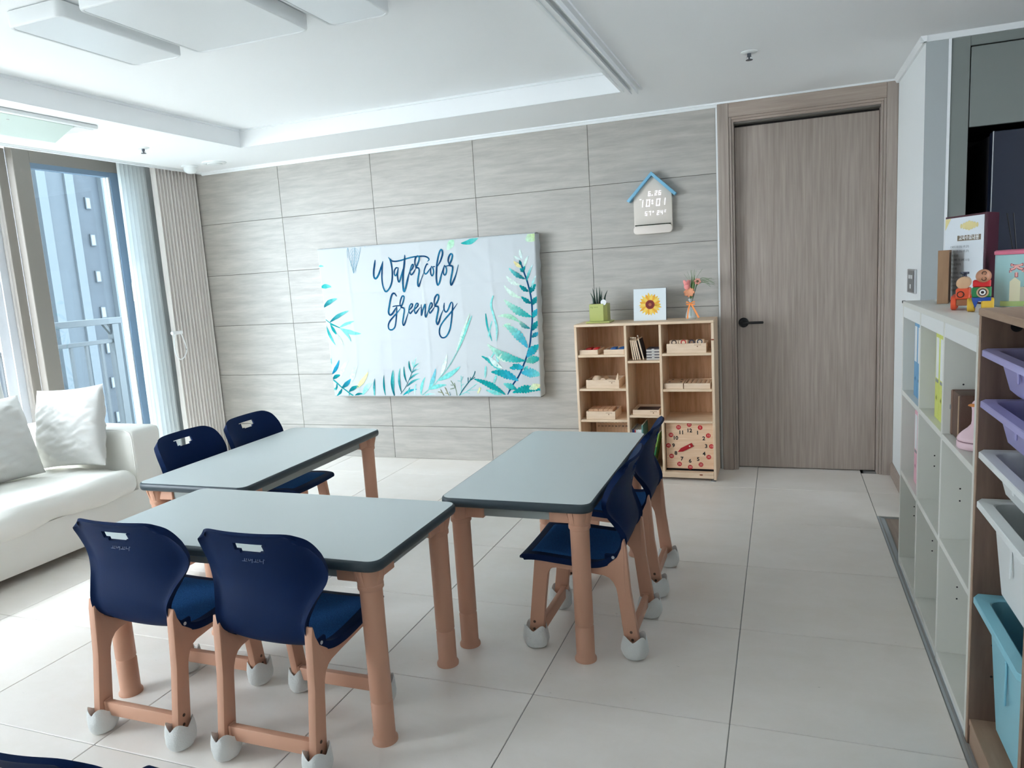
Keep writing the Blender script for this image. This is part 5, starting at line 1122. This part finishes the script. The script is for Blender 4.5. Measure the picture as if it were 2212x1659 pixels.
t2 = thing('picture_card', 'yellow-backed card with a printed vegetable standing up in the cardboard box', 'card', (5.03, -2.985, tp+.006), R(-8)); t2.rotation_euler = (R(-4), R(26), R(-60)); t2.location = (5.04, -2.985, tp+.05)
MB().box(-.06, .10, -.002, .002, 0, .15, .001).obj('card', mat('card_yellow', (226, 186, 110), .6), t2); MB().box(-.045, .09, -.0032, -.0022, .02, .14).obj('picture', mat('card_picture', (226, 234, 240), .6), t2)
MB().ball((.03, -.0034, .095), .03, .0012, .034, 16).obj('printed_fruit', mat('fruit_coral', (224, 120, 92), .6), t2); MB().ball((.04, -.0036, .128), .022, .0012, .008, 12).obj('printed_leaf', mat('fruit_leaf', (60, 130, 90), .6), t2); MB().box(-.03, .02, -.0042, -.0032, .022, .06).obj('printed_label', mat('label_blue', (40, 80, 160), .6), t2)
t2 = thing('diffuser', 'dark reed diffuser with black sticks behind the canister', 'diffuser', (5.18, -1.72, zt))
MB().lathe([(.03, 0), (.032, .004), (.032, .07), (.014, .085), (.014, .1)], 24).obj('bottle', mat('dark_glass', (36, 34, 40), .2), t2, 40)
for dx, dy in ((-.05, .0), (-.028, .01), (.05, -.0), (.03, .02)): MB().rod((dx*.1, dy*.1, .05), (dx, dy, .315), .0022, 6).obj('reed', black, t2)

# ------------------------------------------------------------------ outside: balcony railing and the block of flats across
t = thing('balcony_railing', 'pale grey metal railing outside the window', 'railing', (-1.2, -1.9, 0))
rl = mat('railing_grey', (44, 49, 53), .5)
def rb(n, x0, x1, y0, y1, z0, z1): return MB().box(x0, x1, y0+1.9, y1+1.9, z0, z1, .003).obj(n, rl, t)
rb('top_rail', -.03, .03, -6, .21, 1.13, 1.185); rb('middle_rail', -.02, .02, -6, .06, .965, 1.0); rb('bottom_rail', -.02, .02, -6, .06, .09, .12); rb('post', -.035, .035, .0, .07, 0, 1.129)
MB().prism([(1.93, 1.0), (1.96, 1.0), (1.86, 1.129), (1.83, 1.129)], 'x', -.015, .015).obj('brace', rl, t)
for k in range(40):
    y = -.11-.146*k
    MB().box(-.011, .011, y+1.9-.011, y+1.9+.011, .1201, .9649).obj('baluster', rl, t, 0)
MB().box(-.25, .98, -4.2, 4.0, -.25, -.02).obj('slab', mat('concrete', (176, 176, 172), .9), t)
t = thing('apartment_building', 'grey apartment tower with pale vertical stripes seen through the window', 'building', (-38, 20, -20))
fw, fs_, fp = mat('facade_blue_grey', (38, 43, 49), .8, var=.06, vscale=.6), mat('facade_stripe', (62, 67, 71), .8), mat('facade_pale', (46, 51, 56), .8)
MB().box(-8, 0, -45, 40, 0, 62).obj('wall', fw, t)
def stripe(y0, y1, m, d_=.35): MB().box(0, d_, y0-20, y1-20, 0, 62).obj('pilaster', m, t)
for y0, y1 in ((27.95, 28.55), (29.85, 30.45), (32.5, 34.0), (36.6, 37.4), (24.0, 25.2), (20.5, 21.2), (16, 17.6), (11, 12), (6, 7.8)): stripe(y0, y1, fs_)
for y0, y1 in ((28.56, 29.84), (34.01, 34.6), (37.41, 41), (21.21, 23.99), (12.01, 15.99)): stripe(y0, y1, fp, .2)
wg = mat('tower_window_pane', (70, 76, 82), .3)
for k in range(22):
    z = 20+7.95-2.36*k+2.36*6
    if z < 1 or z > 60: continue
    for y in (31.4, 35.45, 22.6, 18.9, 14.0): 
        w_ = MB().box(.2 if y in (22.6, 14.0) else 0, .3 if y in (22.6, 14.0) else .12, y-20-.10, y-20+.28, z-.75, z).obj('window', fp, t, 0); MB().box(.11 if y not in (22.6, 14.0) else .29, .13 if y not in (22.6, 14.0) else .31, y-20-.05, y-20+.23, z-.70, z-.05).obj('pane', wg, w_, 0)
struct(MB().box(-120, -1.5, -120, 120, -20.5, -20).obj('ground', mat('ground_grey', (120, 122, 118), .95), smooth=0))
